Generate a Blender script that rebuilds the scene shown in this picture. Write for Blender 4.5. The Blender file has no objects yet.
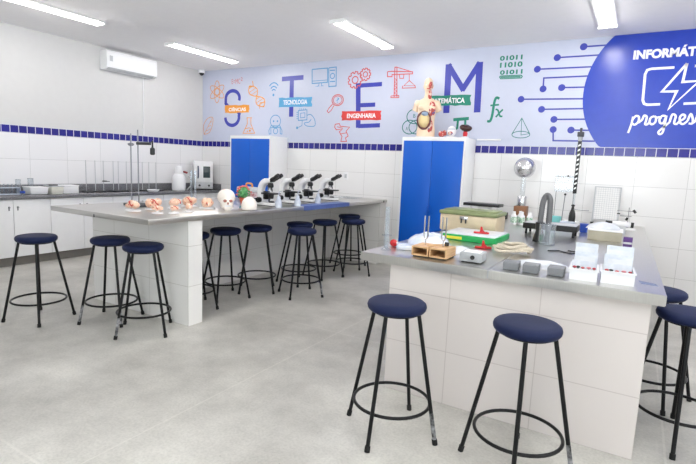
import bpy, bmesh, math, random
from mathutils import Vector, Matrix, noise
random.seed(7)
PI = math.pi
SC = bpy.context.scene
COL = SC.collection

# ------------------------------------------------------------------ camera
F, YAW, PITCH, ROLL, CH = 484.46, -0.534632, -0.136204, 0.043152, 1.4566
LX, DY, HC = -7.173, 6.572, 3.074          # left wall, back wall, ceiling
RX, FY = 2.7, -2.9                          # right wall, wall behind the camera
_f = Vector((math.sin(YAW)*math.cos(PITCH), math.cos(YAW)*math.cos(PITCH), math.sin(PITCH)))
_r0 = Vector((math.cos(YAW), -math.sin(YAW), 0)); _u0 = _r0.cross(_f)
_r = math.cos(ROLL)*_r0 + math.sin(ROLL)*_u0
_u = -math.sin(ROLL)*_r0 + math.cos(ROLL)*_u0
cam = bpy.data.objects.new('camera', bpy.data.cameras.new('camera')); COL.objects.link(cam)
M = Matrix((( _r.x, _u.x, -_f.x, 0), (_r.y, _u.y, -_f.y, 0), (_r.z, _u.z, -_f.z, CH), (0, 0, 0, 1)))
cam.matrix_world = M
cam.data.sensor_width = 36; cam.data.lens = F*36/696; cam.data.clip_start = 0.05
SC.camera = cam

def at(px, py, axis, val):
    "world point where the line of sight of a photo pixel meets a plane of the room"
    d = _f + _r*((px-348)/F) + _u*((232-py)/F)
    o = Vector((0, 0, CH)); t = (val-o[axis])/d[axis]
    return o + d*t

# ------------------------------------------------------------------ materials
def lin(c):
    r = []
    for v in c:
        v /= 255.0
        r.append(v/12.92 if v <= 0.04045 else ((v+0.055)/1.055)**2.4)
    return (r[0], r[1], r[2], 1.0)

def newmat(name):
    m = bpy.data.materials.new(name); m.use_nodes = True
    nt = m.node_tree
    return m, nt, nt.nodes['Principled BSDF']

def mat(name, col, rough=0.5, metal=0.0, var=0.06, scale=12.0, bump=0.0, bscale=60.0, spec=0.5, coat=0.0, col2=None, stretch=None, trans=0.0, sheen=0.0, sss=0.0):
    m, nt, p = newmat(name)
    N, L = nt.nodes, nt.links
    tc = N.new('ShaderNodeTexCoord')
    src = tc.outputs['Object']
    if stretch:
        mp = N.new('ShaderNodeMapping'); mp.inputs['Scale'].default_value = stretch
        L.new(src, mp.inputs['Vector']); src = mp.outputs['Vector']
    nz = N.new('ShaderNodeTexNoise'); nz.inputs['Scale'].default_value = scale; nz.inputs['Detail'].default_value = 4
    L.new(src, nz.inputs['Vector'])
    mx = N.new('ShaderNodeMix'); mx.data_type = 'RGBA'
    a = lin(col)
    b = lin(col2) if col2 else tuple([a[i]*(1-var*2) for i in range(3)]+[1])
    mx.inputs['A'].default_value = a; mx.inputs['B'].default_value = b
    cr = N.new('ShaderNodeValToRGB'); cr.color_ramp.elements[0].position = 0.35; cr.color_ramp.elements[1].position = 0.7
    L.new(nz.outputs['Fac'], cr.inputs['Fac']); L.new(cr.outputs['Color'], mx.inputs['Factor'])
    L.new(mx.outputs['Result'], p.inputs['Base Color'])
    p.inputs['Roughness'].default_value = rough; p.inputs['Metallic'].default_value = metal
    p.inputs['Specular IOR Level'].default_value = spec
    p.inputs['Coat Weight'].default_value = coat
    if trans: p.inputs['Transmission Weight'].default_value = trans
    if bump:
        n2 = N.new('ShaderNodeTexNoise'); n2.inputs['Scale'].default_value = bscale; n2.inputs['Detail'].default_value = 3
        L.new(src, n2.inputs['Vector'])
        bp = N.new('ShaderNodeBump'); bp.inputs['Strength'].default_value = bump; bp.inputs['Distance'].default_value = 0.01
        L.new(n2.outputs['Fac'], bp.inputs['Height']); L.new(bp.outputs['Normal'], p.inputs['Normal'])
    return m

def spotmat(name, base, spots, rough=0.4, scale=30):
    "base colour with blotches of other colours (painted models)"
    m, nt, p = newmat(name); N, L = nt.nodes, nt.links
    tc = N.new('ShaderNodeTexCoord'); cur = None
    prev = N.new('ShaderNodeRGB'); prev.outputs[0].default_value = lin(base); cur = prev.outputs[0]
    for i, (c, lo, hi) in enumerate(spots):
        mp = N.new('ShaderNodeMapping'); mp.inputs['Location'].default_value = (3.1*i+1, 5.7*i, 2.2*i); L.new(tc.outputs['Object'], mp.inputs['Vector'])
        nz = N.new('ShaderNodeTexNoise'); nz.inputs['Scale'].default_value = scale; nz.inputs['Detail'].default_value = 2
        L.new(mp.outputs['Vector'], nz.inputs['Vector'])
        cr = N.new('ShaderNodeValToRGB'); cr.color_ramp.elements[0].position = lo; cr.color_ramp.elements[1].position = hi
        L.new(nz.outputs['Fac'], cr.inputs['Fac'])
        mx = N.new('ShaderNodeMix'); mx.data_type = 'RGBA'
        L.new(cr.outputs['Color'], mx.inputs['Factor']); L.new(cur, mx.inputs['A']); mx.inputs['B'].default_value = lin(c)
        cur = mx.outputs['Result']
    L.new(cur, p.inputs['Base Color']); p.inputs['Roughness'].default_value = rough
    return m

def tile(name, axes, u0, pu, v0, pv, g, col, grout, rough=0.18, var=0.03, coat=0.0):
    "tile grid laid out in object space: axes e.g. (0,2); u0,v0 a joint; pu,pv pitches; g joint width"
    m, nt, p = newmat(name); N, L = nt.nodes, nt.links
    tc = N.new('ShaderNodeTexCoord'); sp = N.new('ShaderNodeSeparateXYZ'); L.new(tc.outputs['Object'], sp.inputs[0])
    masks = []; cells = []
    def math_(op, a, b=None):
        n = N.new('ShaderNodeMath'); n.operation = op
        for i, v in enumerate((a, b)):
            if v is None: continue
            if isinstance(v, (int, float)): n.inputs[i].default_value = v
            else: L.new(v, n.inputs[i])
        return n.outputs[0]
    for ax, o, pt in ((axes[0], u0, pu), (axes[1], v0, pv)):
        if pt is None: continue
        s = math_('SUBTRACT', sp.outputs[ax], o); s = math_('DIVIDE', s, pt)
        cells.append(math_('FLOOR', s))
        fr = math_('FRACT', s)
        d = math_('SUBTRACT', fr, 0.5); d = math_('ABSOLUTE', d)
        masks.append(math_('GREATER_THAN', d, 0.5-g/pt/2))
    mk = masks[0] if len(masks) == 1 else math_('MAXIMUM', masks[0], masks[1])
    cv = N.new('ShaderNodeCombineXYZ')
    for i, c in enumerate(cells): L.new(c, cv.inputs[i])
    wn = N.new('ShaderNodeTexWhiteNoise'); L.new(cv.outputs[0], wn.inputs['Vector'])
    a = lin(col); b = tuple([a[i]*(1-var*2) for i in range(3)]+[1])
    m1 = N.new('ShaderNodeMix'); m1.data_type = 'RGBA'; m1.inputs['A'].default_value = a; m1.inputs['B'].default_value = b
    L.new(wn.outputs['Value'], m1.inputs['Factor'])
    m2 = N.new('ShaderNodeMix'); m2.data_type = 'RGBA'; L.new(m1.outputs['Result'], m2.inputs['A']); m2.inputs['B'].default_value = lin(grout)
    L.new(mk, m2.inputs['Factor']); L.new(m2.outputs['Result'], p.inputs['Base Color'])
    rr = N.new('ShaderNodeMapRange'); L.new(mk, rr.inputs['Value']); rr.inputs['To Min'].default_value = rough; rr.inputs['To Max'].default_value = 0.8
    L.new(rr.outputs[0], p.inputs['Roughness'])
    bp = N.new('ShaderNodeBump'); bp.invert = True; bp.inputs['Strength'].default_value = 0.3; bp.inputs['Distance'].default_value = 0.003
    L.new(mk, bp.inputs['Height']); L.new(bp.outputs['Normal'], p.inputs['Normal'])
    p.inputs['Coat Weight'].default_value = coat
    return m

def glass(name, tint=(235, 245, 250), refl=0.14, alpha=0.0):
    "thin clear glass or acrylic: mostly see-through with a gloss"
    m = bpy.data.materials.new(name); m.use_nodes = True; nt = m.node_tree; N, L = nt.nodes, nt.links
    N.clear()
    out = N.new('ShaderNodeOutputMaterial'); tr = N.new('ShaderNodeBsdfTransparent'); gl = N.new('ShaderNodeBsdfGlossy')
    df = N.new('ShaderNodeBsdfDiffuse'); df.inputs['Color'].default_value = lin(tint)
    tr.inputs['Color'].default_value = lin(tint); gl.inputs['Roughness'].default_value = 0.05
    lw = N.new('ShaderNodeLayerWeight'); lw.inputs['Blend'].default_value = 0.35
    mr = N.new('ShaderNodeMapRange'); mr.inputs['To Min'].default_value = refl*0.5; mr.inputs['To Max'].default_value = min(1, refl*5)
    L.new(lw.outputs['Facing'], mr.inputs['Value'])
    m0 = N.new('ShaderNodeMixShader'); m0.inputs[0].default_value = alpha; L.new(tr.outputs[0], m0.inputs[1]); L.new(df.outputs[0], m0.inputs[2])
    mx = N.new('ShaderNodeMixShader'); L.new(mr.outputs[0], mx.inputs[0]); L.new(m0.outputs[0], mx.inputs[1]); L.new(gl.outputs[0], mx.inputs[2])
    L.new(mx.outputs[0], out.inputs['Surface'])
    return m

def emit(name, col, s):
    m = bpy.data.materials.new(name); m.use_nodes = True; nt = m.node_tree; N, L = nt.nodes, nt.links
    N.clear(); out = N.new('ShaderNodeOutputMaterial'); e = N.new('ShaderNodeEmission')
    e.inputs['Color'].default_value = lin(col); e.inputs['Strength'].default_value = s
    L.new(e.outputs[0], out.inputs['Surface']); return m

LAMP_STRENGTH = 31.0
SKY_STRENGTH, LOWER_FILL_STRENGTH = 3.2, 9.6
m_wallw = mat('white_wall_paint', (208, 207, 207), 0.6, var=0.01, bump=0.05, bscale=20)
m_ceil = mat('ceiling_paint', (252, 250, 251), 0.85, var=0.01, bump=0.03)
m_tile_b = tile('white_tile_back', (0, 2), -0.055, 0.513, 0.0, 0.3395, 0.004, (240, 239, 239), (190, 189, 188), 0.16, 0.012)
m_tile_l = tile('white_tile_left', (1, 2), 3.505, 0.509, 0.0, 0.3395, 0.004, (240, 239, 241), (192, 192, 193), 0.16, 0.012)
m_blue_b = tile('blue_tile_back', (0, 2), 0.02, 0.105, 1.8, 0.2, 0.008, (48, 46, 140), (214, 214, 226), 0.15, 0.12)
m_blue_l = tile('blue_tile_left', (1, 2), 0.02, 0.105, 1.8, 0.2, 0.008, (48, 46, 140), (214, 214, 226), 0.15, 0.12)
m_bench_a = tile('bench_tile', (0, 2), -0.37, 0.515, 0.0, 0.355, 0.005, (243, 241, 238), (205, 202, 196), 0.22, 0.01)
m_bench_as = tile('bench_tile_side', (1, 2), 0.0, 0.515, 0.0, 0.355, 0.005, (236, 235, 233), (205, 202, 198), 0.22, 0.01)
m_bench_b = tile('right_bench_tile', (0, 2), 0.28, 0.518, 0.0, 0.34, 0.005, (222, 214, 210), (196, 186, 182), 0.22, 0.01)
m_bench_bs = tile('right_bench_tile_side', (1, 2), 0.0, 0.515, 0.0, 0.34, 0.005, (222, 214, 210), (192, 184, 180), 0.22, 0.01)
m_steel = mat('brushed_stainless', (206, 204, 200), 0.28, 1.0, var=0.03, scale=5, stretch=(40, 2, 2))
m_granite = mat('grey_granite', (96, 96, 100), 0.25, col2=(138, 138, 142), scale=120)
m_white_lam = mat('white_laminate', (241, 241, 242), 0.35, var=0.01)
m_blue_door = mat('blue_lacquer', (12, 92, 198), 0.35, var=0.03, scale=2, spec=0.35)
m_dark = mat('grey_plinth_panel', (120, 116, 110), 0.8)  # plain grey board of the cabinet plinths
m_navy = mat('navy_vinyl', (27, 36, 70), 0.55, var=0.05, bump=0.05, bscale=220, spec=0.16)
m_blkmetal = mat('black_enamelled_steel', (14, 14, 16), 0.35, var=0.1, spec=0.3)
m_worn = mat('worn_black_steel', (30, 30, 32), 0.4, col2=(165, 165, 168), scale=26, stretch=(1, 1, 1.5))
m_rubber = mat('black_rubber', (18, 18, 18), 0.8)
m_blk = mat('black_plastic', (22, 22, 25), 0.35)
m_dgrey = mat('dark_grey_plastic', (62, 63, 68), 0.45)
m_grey = mat('mid_grey_plastic', (128, 130, 134), 0.5)
m_lgrey = mat('light_grey_plastic', (196, 198, 202), 0.45)
m_whitep = mat('white_plastic', (240, 240, 242), 0.3, var=0.01)
m_rod = mat('bright_rod_steel', (196, 197, 200), 0.35, 0.8, var=0.03)
m_chrome = mat('polished_metal', (215, 215, 218), 0.12, 1.0, var=0.02)
m_alu = mat('satin_aluminium', (150, 151, 155), 0.35, 1.0, var=0.05)
m_cream = mat('cream_enamel', (216, 198, 168), 0.45, var=0.05)
m_olive = mat('olive_lid', (134, 144, 100), 0.4, var=0.1)
m_green = mat('green_plastic', (20, 165, 84), 0.35, var=0.06)
m_yellow = mat('yellow_label', (236, 226, 70), 0.5)
m_red = mat('red_plastic', (205, 34, 42), 0.35)
m_wood = mat('pale_wood', (222, 184, 138), 0.45, col2=(200, 155, 106), scale=6, stretch=(3, 1, 14))
m_rope = mat('beige_cord', (214, 203, 184), 0.8, var=0.1, scale=90)
m_bag = mat('white_film', (226, 228, 233), 0.3, col2=(206, 210, 218), scale=16, bump=0.6, bscale=14)
m_bagblue = mat('bluish_film', (196, 208, 232), 0.25, col2=(236, 238, 244), scale=9, bump=0.6, bscale=16)
m_paper = mat('white_paper', (246, 246, 247), 0.7, var=0.01)
m_bluep = mat('blue_plastic', (38, 76, 176), 0.4)
m_teal = mat('teal_card', (120, 196, 196), 0.5)
m_purple = mat('purple_card', (86, 52, 120), 0.5)
m_khaki = mat('khaki_board', (176, 170, 152), 0.5)
m_label = mat('blue_grey_sticker', (84, 96, 130), 0.4, col2=(130, 142, 170), scale=60)
m_bmat = mat('blue_rubber_mat', (86, 106, 164), 0.5)
m_pale = mat('pale_blue_film', (186, 194, 210), 0.2, col2=(216, 222, 234), scale=18)
m_orange = mat('orange_plastic', (240, 160, 60), 0.4)
m_brown = mat('brown_wood', (140, 96, 66), 0.5)
m_glass = glass('clear_glass', (250, 252, 253), 0.08)
m_acryl = glass('clear_acrylic', (247, 250, 253), 0.08, 0.06)
m_window = glass('window_glass', (245, 250, 252), 0.06)
m_lampw = mat('lamp_housing_white', (235, 235, 235), 0.4, var=0.01)
m_tube = emit('led_diffuser', (255, 252, 248), LAMP_STRENGTH)

# polished concrete floor
def floor_mat():
    m, nt, p = newmat('polished_concrete'); N, L = nt.nodes, nt.links
    tc = N.new('ShaderNodeTexCoord')
    n1 = N.new('ShaderNodeTexNoise'); n1.inputs['Scale'].default_value = 1.3; n1.inputs['Detail'].default_value = 8; n1.inputs['Roughness'].default_value = 0.65
    n2 = N.new('ShaderNodeTexNoise'); n2.inputs['Scale'].default_value = 70; n2.inputs['Detail'].default_value = 3
    n3 = N.new('ShaderNodeTexVoronoi'); n3.inputs['Scale'].default_value = 9
    for n in (n1, n2, n3): L.new(tc.outputs['Object'], n.inputs['Vector'])
    r1 = N.new('ShaderNodeValToRGB'); e = r1.color_ramp.elements
    e[0].position = 0.36; e[0].color = lin((170, 167, 161)); e[1].position = 0.64; e[1].color = lin((210, 207, 200))
    L.new(n1.outputs['Fac'], r1.inputs['Fac'])
    r2 = N.new('ShaderNodeValToRGB'); e = r2.color_ramp.elements
    e[0].position = 0.3; e[0].color = (0.86, 0.86, 0.86, 1); e[1].position = 0.6; e[1].color = (1, 1, 1, 1)
    L.new(n2.outputs['Fac'], r2.inputs['Fac'])
    mu = N.new('ShaderNodeMix'); mu.data_type = 'RGBA'; mu.blend_type = 'MULTIPLY'; mu.inputs['Factor'].default_value = 1
    L.new(r1.outputs['Color'], mu.inputs['A']); L.new(r2.outputs['Color'], mu.inputs['B'])
    # sparse dark specks
    r3 = N.new('ShaderNodeValToRGB'); e = r3.color_ramp.elements
    e[0].position = 0.02; e[0].color = (0.45, 0.43, 0.4, 1); e[1].position = 0.05; e[1].color = (1, 1, 1, 1)
    L.new(n3.outputs['Distance'], r3.inputs['Fac'])
    m2 = N.new('ShaderNodeMix'); m2.data_type = 'RGBA'; m2.blend_type = 'MULTIPLY'; m2.inputs['Factor'].default_value = 0.5
    L.new(mu.outputs['Result'], m2.inputs['A']); L.new(r3.outputs['Color'], m2.inputs['B'])
    # pale joints across the slab
    sp = N.new('ShaderNodeSeparateXYZ'); L.new(tc.outputs['Object'], sp.inputs[0])
    def mth(op, a, b):
        n = N.new('ShaderNodeMath'); n.operation = op
        for i, v in enumerate((a, b)):
            if isinstance(v, (int, float)): n.inputs[i].default_value = v
            elif v is not None: L.new(v, n.inputs[i])
        return n.outputs[0]
    ms = []
    for ax, o in ((0, -2.13), (1, 1.095)):
        s = mth('DIVIDE', mth('SUBTRACT', sp.outputs[ax], o), 2.4)
        d = mth('ABSOLUTE', mth('SUBTRACT', mth('FRACT', mth('ADD', s, 0.5), 0), 0.5), 0)
        ms.append(mth('LESS_THAN', d, 0.0025))
    jm = mth('MULTIPLY', mth('MAXIMUM', ms[0], ms[1]), 0.2)
    m3 = N.new('ShaderNodeMix'); m3.data_type = 'RGBA'; L.new(jm, m3.inputs['Factor'])
    L.new(m2.outputs['Result'], m3.inputs['A']); m3.inputs['B'].default_value = lin((232, 228, 220))
    L.new(m3.outputs['Result'], p.inputs['Base Color'])
    p.inputs['Roughness'].default_value = 0.42
    return m
m_floor = floor_mat()

# ------------------------------------------------------------------ mesh builder
class MB:
    def __init__(s): s.bm = bmesh.new()
    def _add(s, verts, faces):
        vs = [s.bm.verts.new(v) for v in verts]
        for f in faces:
            try: s.bm.faces.new([vs[i] for i in f])
            except ValueError: pass
        return vs
    def box(s, c, d, rz=0, bev=0.0, seg=2, rx=0, ry=0, taper=1.0):
        hx, hy, hz = d[0]/2, d[1]/2, d[2]/2
        R = Matrix.Rotation(rz, 3, 'Z') @ Matrix.Rotation(ry, 3, 'Y') @ Matrix.Rotation(rx, 3, 'X')
        co = []
        for z in (-1, 1):
            k = taper if z < 0 else 1.0
            for (x, y) in ((-1, -1), (1, -1), (1, 1), (-1, 1)):
                co.append(Vector(c) + R @ Vector((x*hx*k, y*hy*k, z*hz)))
        vs = s._add(co, [(3, 2, 1, 0), (4, 5, 6, 7), (0, 1, 5, 4), (1, 2, 6, 5), (2, 3, 7, 6), (3, 0, 4, 7)])
        if bev > 0:
            es = set()
            for v in vs:
                for e in v.link_edges: es.add(e)
            bmesh.ops.bevel(s.bm, geom=list(es), offset=bev, segments=seg, profile=0.5, affect='EDGES')
        return s
    def bb(s, x0, x1, y0, y1, z0, z1, bev=0.0):
        return s.box(((x0+x1)/2, (y0+y1)/2, (z0+z1)/2), (x1-x0, y1-y0, z1-z0), bev=bev)
    def loft(s, rings, cap=True, closed=False):
        n = len(rings[0]); vs = [[s.bm.verts.new(p) for p in r] for r in rings]
        m = len(rings)
        for i in range(m if closed else m-1):
            a, b = vs[i], vs[(i+1) % m]
            for j in range(n):
                s.bm.faces.new((a[j], a[(j+1) % n], b[(j+1) % n], b[j]))
        if cap and not closed:
            s.bm.faces.new(list(reversed(vs[0]))); s.bm.faces.new(vs[-1])
        return s
    def cyl(s, p0, p1, r0, r1=None, n=16):
        r1 = r0 if r1 is None else r1
        p0, p1 = Vector(p0), Vector(p1); d = (p1-p0).normalized()
        a = d.orthogonal().normalized(); b = d.cross(a)
        ring = lambda p, r: [p+(a*math.cos(2*PI*k/n)+b*math.sin(2*PI*k/n))*r for k in range(n)]
        return s.loft([ring(p0, r0), ring(p1, r1)])
    def lathe(s, prof, n=24, c=(0, 0, 0), sx=1, sy=1):
        c = Vector(c); rings = []
        for r, z in prof:
            rings.append([c+Vector((max(r, 1e-4)*math.cos(2*PI*k/n)*sx, max(r, 1e-4)*math.sin(2*PI*k/n)*sy, z)) for k in range(n)])
        return s.loft(rings)
    def ell(s, c, r, u=16, v=10, R=None):
        c = Vector(c); rings = []
        for i in range(v+1):
            t = -PI/2+PI*i/v; k = max(math.cos(t), 1e-3)
            ring = []
            for j in range(u):
                q = Vector((r[0]*k*math.cos(2*PI*j/u), r[1]*k*math.sin(2*PI*j/u), r[2]*math.sin(t)))
                ring.append(c+(R @ q if R else q))
            rings.append(ring)
        return s.loft(rings)
    def tube(s, pts, r, n=10, closed=False):
        pts = [Vector(p) for p in pts]; m = len(pts); rings = []
        up = None
        for i, p in enumerate(pts):
            if closed: t = (pts[(i+1) % m]-pts[i-1]).normalized()
            else: t = (pts[min(i+1, m-1)]-pts[max(i-1, 0)]).normalized()
            if up is None: up = t.orthogonal().normalized()
            up = (up-t*up.dot(t)).normalized(); b = t.cross(up)
            rr = r[i] if isinstance(r, (list, tuple)) else r
            rings.append([p+(up*math.cos(2*PI*k/n)+b*math.sin(2*PI*k/n))*rr for k in range(n)])
        return s.loft(rings, closed=closed)
    def torus(s, c, R, r, n=40, k=10):
        return s.tube([Vector(c)+Vector((R*math.cos(2*PI*i/n), R*math.sin(2*PI*i/n), 0)) for i in range(n)], r, k, closed=True)
    def prism(s, pts, y0, y1):
        "outline in x,z pushed from y0 to y1"
        n = len(pts)
        co = [(p[0], y0, p[1]) for p in pts]+[(p[0], y1, p[1]) for p in pts]
        fs = [tuple(range(n)), tuple(range(2*n-1, n-1, -1))]
        for i in range(n): fs.append((i, i+n, (i+1) % n+n, (i+1) % n))
        s._add(co, fs); return s
    def noise(s, amp, scale, seed=0.0):
        s.bm.normal_update()
        for v in s.bm.verts:
            v.co += v.normal*amp*noise.noise(v.co*scale+Vector((seed, seed*1.7, 3)))
        return s
    def shift(s, M):
        bmesh.ops.transform(s.bm, matrix=M, verts=s.bm.verts); return s
    def obj(s, name, m, parent=None, smooth=True, ang=35):
        bmesh.ops.recalc_face_normals(s.bm, faces=s.bm.faces)
        me = bpy.data.meshes.new(name); s.bm.to_mesh(me); s.bm.free()
        if smooth:
            me.polygons.foreach_set('use_smooth', [True]*len(me.polygons))
            me.set_sharp_from_angle(angle=math.radians(ang))
        me.materials.append(m)
        o = bpy.data.objects.new(name, me); COL.objects.link(o)
        if parent: o.parent = parent
        return o

def thing(name, label, cat, loc=(0, 0, 0), rz=0, group=None):
    o = bpy.data.objects.new(name, None); COL.objects.link(o); o.empty_display_size = 0.05
    o.location = loc; o.rotation_euler = (0, 0, rz)
    return tag(o, label, cat, group)
def tag(o, label, cat, group=None):
    o['label'] = label; o['category'] = cat
    if group: o['group'] = group
    return o
def place(o, loc, rz=0):
    o.location = loc; o.rotation_euler = (0, 0, rz); return o
def struct(o):
    o['kind'] = 'structure'; return o
def kids(o): return [c for c in bpy.data.objects if c.parent == o]
def dup(src, loc, rz, label, group=None):
    r = src.copy(); COL.objects.link(r); r.location = loc; r.rotation_euler = (0, 0, rz); r['label'] = label
    if group: r['group'] = group
    for ch in kids(src):
        c = ch.copy(); COL.objects.link(c); c.parent = r
        for g in kids(ch):
            d = g.copy(); COL.objects.link(d); d.parent = c
    return r
def catmull(pts, k=6, closed=False):
    pts = [Vector(p) for p in pts]; out = []; n = len(pts)
    for i in range(n if closed else n-1):
        if closed: a, b, c, d = pts[i-1], pts[i], pts[(i+1) % n], pts[(i+2) % n]
        else: a, b, c, d = pts[max(i-1, 0)], pts[i], pts[i+1], pts[min(i+2, n-1)]
        for j in range(k):
            t = j/k
            out.append(0.5*((2*b)+(c-a)*t+(2*a-5*b+4*c-d)*t*t+(3*b-a-3*c+d)*t**3))
    if not closed: out.append(pts[-1])
    return out

# ------------------------------------------------------------------ setting
struct(MB().bb(LX-.15, RX+.15, FY-.15, DY+.15, -.12, 0).obj('floor', m_floor, smooth=False))
struct(MB().bb(LX-.15, RX+.15, FY-.15, DY+.15, HC, HC+.12).obj('ceiling', m_ceil, smooth=False))
wl = struct(MB().bb(LX-.15, LX, FY, DY, 0, 1.80).obj('wall_left', m_tile_l, smooth=False))
o = MB().bb(LX-.15, LX, FY, DY, 1.80, HC).obj('upper_wall', m_wallw, wl, smooth=False)
struct(MB().bb(LX-.15, RX+.15, DY, DY+.15, 0, HC).obj('wall_back', m_tile_b, smooth=False))
struct(MB().bb(LX, LX+.004, FY, DY, 1.703, 1.803).obj('trim_1', m_blue_l, smooth=False))
struct(MB().bb(LX+.004, RX, DY-.004, DY, 1.703, 1.803).obj('trim_2', m_blue_b, smooth=False))
# wall to the right with two windows, wall behind with an unseen window added to light the back
def wall_with_windows(name, axis, pos, th, a0, a1, wins, z0, z1, first):
    mb = MB()
    def seg(s0, s1, lo, hi):
        if s1-s0 < 1e-3: return
        if axis == 0: mb.bb(min(pos, pos+th), max(pos, pos+th), s0, s1, lo, hi)
        else: mb.bb(s0, s1, min(pos, pos+th), max(pos, pos+th), lo, hi)
    seg(a0, a1, 0, z0); seg(a0, a1, z1, HC)
    cur = a0
    for (w0, w1) in wins: seg(cur, w0, z0, z1); cur = w1
    seg(cur, a1, z0, z1)
    struct(mb.obj(name, m_wallw, smooth=False))
    for k, (w0, w1) in enumerate(wins):
        c = pos+th*0.5
        f = MB(); g = MB()
        def bar(s0, s1, lo, hi, mm, t):
            if axis == 0: mm.bb(c-t, c+t, s0, s1, lo, hi)
            else: mm.bb(s0, s1, c-t, c+t, lo, hi)
        bar(w0, w0+.05, z0, z1, f, .03); bar(w1-.05, w1, z0, z1, f, .03); bar(w0+.05, w1-.05, z0, z0+.05, f, .03); bar(w0+.05, w1-.05, z1-.05, z1, f, .03)
        bar((w0+w1)/2-.025, (w0+w1)/2+.025, z0+.05, z1-.05, f, .03)
        fr = struct(f.obj('window_%d' % (first+k), m_lampw, smooth=False))
        bar(w0+.05, w1-.05, z0+.05, z1-.05, g, .003)
        g.obj('pane', m_window, fr, smooth=False)
wall_with_windows('wall_right', 0, RX, .15, FY, DY, [(-2.3, -0.3), (0.4, 2.9)], 0.95, 2.75, 1)
wall_with_windows('wall_front', 1, FY, -.15, LX-.15, RX+.15, [(-3.2, 0.4)], 0.95, 2.75, 3)

# ------------------------------------------------------------------ mural on the back wall
m_mural = mat('mural_lavender', (199, 204, 223), 0.3, var=0.01)
m_ind = mat('mural_indigo', (58, 66, 172), 0.35)
m_circ = mat('mural_royal_blue', (40, 68, 180), 0.22, var=0.03)
m_or = mat('mural_orange', (240, 158, 56), 0.4)
m_orl = mat('mural_orange_line', (226, 160, 110), 0.4)
m_lb = mat('mural_light_blue', (92, 172, 220), 0.4)
m_lbl = mat('mural_light_blue_line', (96, 160, 208), 0.4)
m_mr = mat('mural_red', (224, 66, 62), 0.4)
m_mrl = mat('mural_red_line', (214, 92, 96), 0.4)
m_mg = mat('mural_green', (10, 132, 110), 0.4)
m_mgl = mat('mural_green_line', (40, 124, 122), 0.4)
m_mw = mat('mural_white', (248, 248, 252), 0.4)
mural = thing('wall_mural', 'lavender science mural with big letters along the top of the back wall', 'mural', (LX, DY, 1.803))
def MW(o):                                    # local coordinates under the mural's empty
    for v in o.data.vertices: v.co -= Vector((LX, DY, 1.803))
    return o
MW(MB().bb(LX+.002, RX, DY-.003, DY-.0002, 1.8035, HC-.001).obj('background_panel', m_mural, mural, smooth=False))
def zoom(ox, oy, s):
    def f(x, y):
        p = at(ox+x/s, oy+y/s, 1, DY); return (p.x, p.z)
    return f
LAY = [0]
def ribbon(mb, pts, w, layer=1, closed=False):
    LAY[0] = (LAY[0]+1) % 9
    e = LAY[0]*.00009
    y0, y1 = DY-.003-.0012*layer-e, DY-.003-.0012*(layer-1)
    P = [Vector((p[0], p[1])) for p in pts]; n = len(P); rings = []
    for i in range(n):
        a = P[i-1] if (i > 0 or closed) else P[i]; b = P[(i+1) % n] if (i < n-1 or closed) else P[i]
        d1 = (P[i]-a); d2 = (b-P[i])
        if d1.length < 1e-7: d1 = d2
        if d2.length < 1e-7: d2 = d1
        d1 = d1.normalized(); d2 = d2.normalized()
        t = (d1+d2); t = t.normalized() if t.length > 1e-5 else d1
        nn = Vector((-t.y, t.x)); k = 1/max(0.6, abs(nn.dot(Vector((-d1.y, d1.x)))))
        l, r = P[i]+nn*w/2*k, P[i]-nn*w/2*k
        rings.append([(l.x, y0, l.y), (r.x, y0, r.y), (r.x, y1, r.y), (l.x, y1, l.y)])
    return mb.loft(rings, closed=closed)
def disc(mb, c, r, layer=1, n=20, rz=None):
    y0, y1 = DY-.003-.0012*layer-.0009, DY-.003-.0012*(layer-1)
    rz = rz or r
    mb.prism([(c[0]+r*math.cos(2*PI*i/n), c[1]+rz*math.sin(2*PI*i/n)) for i in range(n)], y0, y1); return mb
def circ(c, r, n=24, a0=0, a1=2*PI, rz=None, rot=0):
    rz = rz or r; out = []
    full = abs(a1-a0-2*PI) < 1e-6
    for i in range(n if full else n+1):
        a = a0+(a1-a0)*i/n; x, z = r*math.cos(a), rz*math.sin(a)
        out.append((c[0]+x*math.cos(rot)-z*math.sin(rot), c[1]+x*math.sin(rot)+z*math.cos(rot)))
    return out
def text_mesh(s, bold=0.0, shear=0.0):
    cu = bpy.data.curves.new('txt', 'FONT'); cu.body = s; cu.extrude = 0.004; cu.offset = bold; cu.shear = shear
    t = bpy.data.objects.new('txt', cu); COL.objects.link(t)
    dg = bpy.context.evaluated_depsgraph_get(); dg.update()
    me = bpy.data.meshes.new_from_object(t.evaluated_get(dg))
    bpy.data.objects.remove(t); bpy.data.curves.remove(cu)
    return me
def wall_text(name, s, x0, x1, z0, z1, m, layer=3, bold=0.0, shear=0.0, parent=mural, yf=None):
    me = text_mesh(s, bold, shear)
    xs = [v.co.x for v in me.vertices]; ys = [v.co.y for v in me.vertices]
    a, b, c, d = min(xs), max(xs), min(ys), max(ys)
    y = DY-.003-.0012*layer if yf is None else yf
    for v in me.vertices:
        v.co = Vector((x0+(v.co.x-a)/(b-a)*(x1-x0), y-v.co.z*0.15, z0+(v.co.y-c)/(d-c)*(z1-z0)))
    me.materials.clear(); me.materials.append(m)
    o = bpy.data.objects.new(name, me); COL.objects.link(o); o.parent = parent
    return MW(o) if parent is mural else o
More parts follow.
